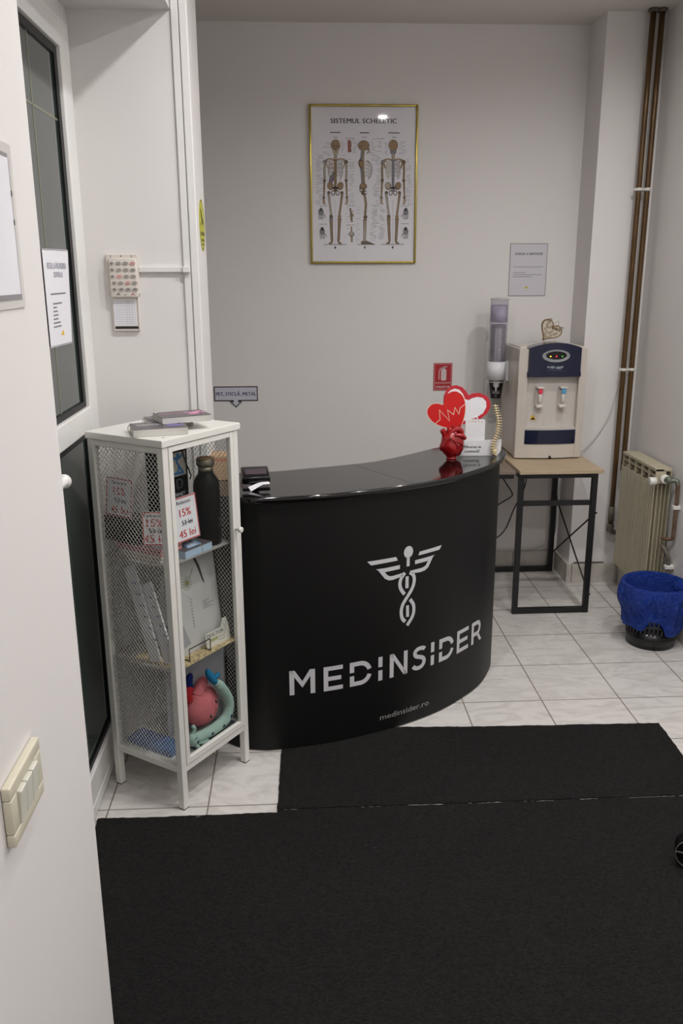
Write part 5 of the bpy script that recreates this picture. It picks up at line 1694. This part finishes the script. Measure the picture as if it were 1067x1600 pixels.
# notice sheet
m = wall_sheet('notice', .468, .660, 1.478, 1.735, '', '', PWL)
P_ = lambda u, v, w=0: PWL(u, v, w + .0014)
m.stroke([(.4695, 1.4795), (.6585, 1.4795), (.6585, 1.7335), (.4695, 1.7335)], .0028, P_, 0, 1, closed=True)
m.text('ATEN\u021aIE LA NEATEN\u021aIE!', .016, .564, 1.679, P_, 0, 2, off=.02, maxw=.142)
for v_, a, b in ((1.620, .487, .641), (1.592, .487, .553), (1.582, .487, .638), (1.572, .487, .588)): m.rect(a, b, v_, v_ + .0024, P_, 0, 1)
m.ell(.560, 1.520, .008, .005, P_, 0, 3)
tag(m.build('notice_sheet', [mk('notice_paper', (206, 203, 210), 0.4, var=.01), M_grayink, M_ink, mk('mustard_print', (188, 176, 40), 0.6)]), 'white notice sheet with gray border taped above the water dispenser', 'notice')

# extinguisher sign
m = MB(); x0, x1, z0_, z1_ = .095, .192, 1.000, 1.142
m.slab([(x0, z0_), (x1, z0_), (x1, z1_), (x0, z1_)], PWL, 0, .0025, 0)
P_ = lambda u, v, w=0: PWL(u, v, w + .0028)
m.stroke([(x0 + .005, z0_ + .042), (x1 - .005, z0_ + .042), (x1 - .005, z1_ - .005), (x0 + .005, z1_ - .005)], .0016, P_, 0, 1, closed=True)
m.stroke([(x0 + .005, z0_ + .005), (x1 - .005, z0_ + .005), (x1 - .005, z0_ + .037), (x0 + .005, z0_ + .037)], .0016, P_, 0, 1, closed=True)
xc = (x0 + x1) / 2 + .004
m.poly(rr2(xc - .014, xc + .014, 1.052, 1.112, .008), P_, 0, 1)
m.rect(xc - .005, xc + .005, 1.110, 1.124, P_, 0, 1)
m.stroke([(xc, 1.122), (xc + .018, 1.124)], .004, P_, 0, 1)
m.stroke([(xc - .002, 1.118), (xc - .018, 1.114), (xc - .024, 1.095), (xc - .024, 1.056)], .004, P_, 0, 1)
m.text('STING\u0102TOR', .016, (x0 + x1) / 2, 1.013, P_, 0, 1, off=.03, maxw=.074)
tag(m.build('extinguisher_sign', [mk('sign_red', (170, 28, 40), 0.4), mk('sign_white', (206, 190, 190), 0.5)]), 'red fire extinguisher sign on the back wall above the heart shapes', 'sign')

# recycling arrow sign
m = MB()
AR = [(-1.047, .957), (-.960, .957), (-.9555, .948), (-.9680, .948), (-.9355, .922), (-.9035, .948), (-.9165, .948), (-.9120, .957), (-.821, .957), (-.821, 1.033), (-1.047, 1.033)]
AR = [(-1.047, .957), (-.952, .957), (-.952, .951), (-.970, .951), (-.9355, .921), (-.901, .951), (-.919, .951), (-.919, .957), (-.821, .957), (-.821, 1.033), (-1.047, 1.033)]
m.slab(AR, PWL, 0, .0015, 0)
P_ = lambda u, v, w=0: PWL(u, v, w + .0018)
IN = [(-1.0445, .9595), (-.9495, .9595), (-.9495, .9535), (-.963, .9535), (-.9355, .9265), (-.908, .9535), (-.9215, .9535), (-.9215, .9595), (-.8235, .9595), (-.8235, 1.0305), (-1.0445, 1.0305)]
m.stroke(IN, .0052, P_, 0, 1, closed=True)
m.text('PET, STICL\u0102, METAL', .026, -.934, .985, P_, 0, 2, off=.028, maxw=.206)
tag(m.build('recycling_sign', [mk('sign_paper', (200, 200, 212), 0.5), M_ink, M_navyink]), 'white sign reading PET, STICLA, METAL with a down arrow', 'sign')

# round yellow sticker on the stub wall end
PE = lambda u, v, w=0: Vector((-.917 + w, u, v))
m = MB(); cyy, czz = -.002, 1.748
m.slab([(cyy + .080 * math.cos(2 * PI * k / 40), czz + .080 * math.sin(2 * PI * k / 40)) for k in range(40)], PE, .0002, .0012, 0)
P_ = lambda u, v, w=0: PE(u, v, w + .0014)
m.stroke([(cyy + .076 * math.cos(2 * PI * k / 40), czz + .076 * math.sin(2 * PI * k / 40)) for k in range(40)], .003, P_, 0, 1, closed=True)
m.poly([(cyy - .040, czz + .052), (cyy - .010, czz + .045), (cyy + .012, czz + .022), (cyy + .040, czz + .012), (cyy + .030, czz - .002), (cyy - .008, czz + .010), (cyy - .03, czz + .035)], P_, 0, 1)
m.ell(cyy - .035, czz + .002, .009, .007, P_, 0, 1)
m.rect(cyy - .055, cyy + .060, czz - .032, czz - .020, P_, 0, 2)
m.rect(cyy - .040, cyy + .045, czz - .050, czz - .042, P_, 0, 2); m.rect(cyy - .030, cyy + .035, czz - .062, czz - .056, P_, 0, 2)
tag(m.build('round_sticker', [mk('acid_yellow', (196, 196, 64), 0.5), mk('dark_olive', (62, 58, 30), 0.6), mk('olive_gray', (120, 112, 60), 0.6)]), 'round yellow safety sticker on the narrow wall end', 'sticker')

# alarm keypad
kp = thing('alarm_keypad', (-1.15, -.150, 1.42), 'cream alarm keypad with lowered flap on the stub wall', 'keypad')
M_kp = mk('cream_keypad_plastic', (214, 206, 198), 0.45, var=.01)
m = MB()
m.rbox(-1.200, -1.102, -.162, -.1505, 1.535, 1.657, .003)
m.rbox(-1.190, -1.106, -.176, -.160, 1.527, 1.645, .004, seg=3)
PK = PX(-.162)
for i in range(4):
    m.rect(-1.186, -1.183, 1.6520 - .0052 * i - .003, 1.6520 - .0052 * i, PX(-.1622), 0, 1)
    m.rect(-1.123, -1.120, 1.6520 - .0052 * i - .003, 1.6520 - .0052 * i, PX(-.1622), 0, 1)
m.rect(-1.155, -1.151, 1.649, 1.652, PX(-.1622), 0, 1)
PKf = PX(-.1762)
m.stroke([(-1.171, 1.533), (-1.166, 1.540), (-1.161, 1.533)], .002, PKf, 0, 1); m.stroke([(-1.149, 1.533), (-1.140, 1.537)], .002, PKf, 0, 3); m.stroke([(-1.127, 1.533), (-1.122, 1.540), (-1.117, 1.533)], .002, PKf, 0, 2)
m.build('housing', [M_kp, M_ink, M_redink, mk('green_ink', (90, 140, 100), 0.6)], kp)
labs = ['1', '2', '3', 'A', '4', '5', '6', 'B', '7', '8', '9', 'C', '*', '0', '#', 'D', '', '', '', '']
for r in range(5):
    for c in range(4):
        x = -1.181 + .0215 * c + (.0 if c else .001) + .003 * (r > 2)
        z = 1.6290 - .0195 * r
        red = (r, c) in ((0, 3), (2, 1), (3, 2))
        m = MB()
        wk = .0085 if c else .006
        o_ = [(x + wk * math.cos(a), z + .0052 * math.sin(a)) for a in [2 * PI * k / 14 for k in range(14)]]
        m.slab(o_, PX(-.1760), 0, .0022, 0)
        if labs[r * 4 + c] and c: m.text(labs[r * 4 + c], .006, x, z - .002, PX(-.1782), .0002, 1)
        else: m.rect(x - .003, x + .003, z - .001, z + .001, PX(-.1782), .0002, 1)
        m.build('key', [mk('pink_key', (206, 160, 156), 0.5) if red else mk('gray_key', (160, 156, 150), 0.5), M_redink if red else M_ink], kp)
m = MB()
m.rbox(-1.190, -1.114, -.1615, -.1505, 1.424, 1.5345, .002)
m.rbox(-1.1125, -1.110, -.160, -.1505, 1.424, 1.527, .0005)
P_ = PX(-.1617)
m.rect(-1.186, -1.117, 1.441, 1.522, P_, 0, 1)
for i in range(11): m.rect(-1.184, -1.119, 1.4460 + .0070 * i, 1.4465 + .0070 * i, P_, .0002, 3)
for x in (-1.146, -1.138, -1.130): m.rect(x, x + .0004, 1.444, 1.520, P_, .0002, 3)
m.rect(-1.186, -1.114, 1.4305, 1.4385, P_, 0, 2)
m.build('flap', [M_kp, M_paper, M_ink, M_grayink], kp)
m = MB(); m.rbox(-1.1015, -.9645, -.1615, -.1502, 1.602, 1.618, .0015); m.rbox(-.9650, -.9430, -.1705, -.1585, 1.601, 1.619, .0015)
tag(m.build('cable_channel', M_trim), 'thin white cable channel running right from the alarm keypad', 'cable channel')

# sheet on the door glass
PD = lambda u, v, w=0: Vector((-1.2615 + w, u, v))
m = MB(); m.slab([(-.632, 1.411), (-.412, 1.408), (-.372, 1.664), (-.632, 1.661)], PD, 0, .0008, 0)
P_ = lambda u, v, w=0: PD(u, v, w + .0011)
m.stroke([(-.632, 1.659), (-.374, 1.6615)], .0014, P_, 0, 1); m.stroke([(-.632, 1.4135), (-.415, 1.4105)], .0014, P_, 0, 1)
m.text('REGULI LA \u00CENCHIDEREA', .022, -.505, 1.612, P_, 0, 2, maxw=.190)
m.text('CENTRULUI', .020, -.500, 1.590, P_, 0, 2, maxw=.090)
m.rect(-.590, -.435, 1.545, 1.549, P_, 0, 3)
for i, w_ in enumerate((.09, .035, .04, .045, .04, .06, .065)): m.rect(-.575 - .002 * i, -.575 + w_, 1.520 - .010 * i, 1.524 - .010 * i, P_, 0, 3)
m.poly([(-.52, 1.436), (-.488, 1.436), (-.495, 1.450), (-.505, 1.448)], P_, 0, 4)
tag(m.build('rules_sheet', [M_paper, M_ink, M_navyink, M_grayink, mk('amber_print', (226, 180, 50), 0.6)]), 'white sheet of closing rules taped to the dark door glass', 'notice')

# sheet holder on the near wall
PN = lambda u, v, w=0: Vector((-.99 + w, u, v))
m = MB(); m.slab([(-2.02, 1.556), (-1.720, 1.556), (-1.720, 1.763), (-2.02, 1.763)], PN, .0005, .0020, 0)
m.slab([(-2.01, 1.567), (-1.733, 1.567), (-1.735, 1.750), (-2.01, 1.750)], PN, .0021, .0026, 1)
P_ = lambda u, v, w=0: PN(u, v, w + .0028)
m.rect(-2.01, -1.734, 1.567, 1.574, P_, 0, 2); m.rect(-2.01, -1.737, 1.745, 1.750, P_, 0, 2)
m.rect(-1.7365, -1.735, 1.574, 1.745, P_, 0, 2)
m.rect(-1.738, -1.733, 1.662, 1.669, P_, .0002, 3); m.rect(-1.738, -1.733, 1.698, 1.705, P_, .0002, 3)
tag(m.build('sheet_holder', [mk('frosty_plastic', (212, 208, 204), 0.3), M_paper, mk('ash_gray_strip', (142, 138, 142), 0.5), mk('dark_clip', (80, 78, 80), 0.5)]), 'sheet in a white plastic holder on the near left wall', 'notice')

# light switch on the near wall
sw = thing('light_switch', (-.99, -1.952, .912), 'cream wall light switch plate with three white rockers', 'light switch')
M_cream = mk('cream_switch_plastic', (208, 202, 182), 0.35, var=.01)
m = MB()
y0_, y1_, za, zb_ = -2.014, -1.889, .910, .994
iy0, iy1, iz0, iz1 = -1.990, -1.916, .928, .976
for a in ((y0_, y1_, za, iz0), (y0_, y1_, iz1, zb_), (y0_, iy0, iz0, iz1), (iy1, y1_, iz0, iz1)):
    m.rbox(-.9895, -.978, a[0], a[1], a[2], a[3], .0025, seg=3)
m.rbox(-.9895, -.983, iy0 - .001, iy1 + .001, iz0 - .001, iz1 + .001, .0005)
m.build('plate', M_cream, sw)
for k in range(3):
    a = iy0 + .0010 + .0247 * k
    m = MB(); m.rbox(-.984, -.9745, a, a + .0228, iz0 + .0015, iz1 - .0015, .0015, rot=Matrix.Rotation(.07, 3, 'Y')); m.build('rocker', mk('ivory_rocker', (214, 212, 200), 0.3), sw)
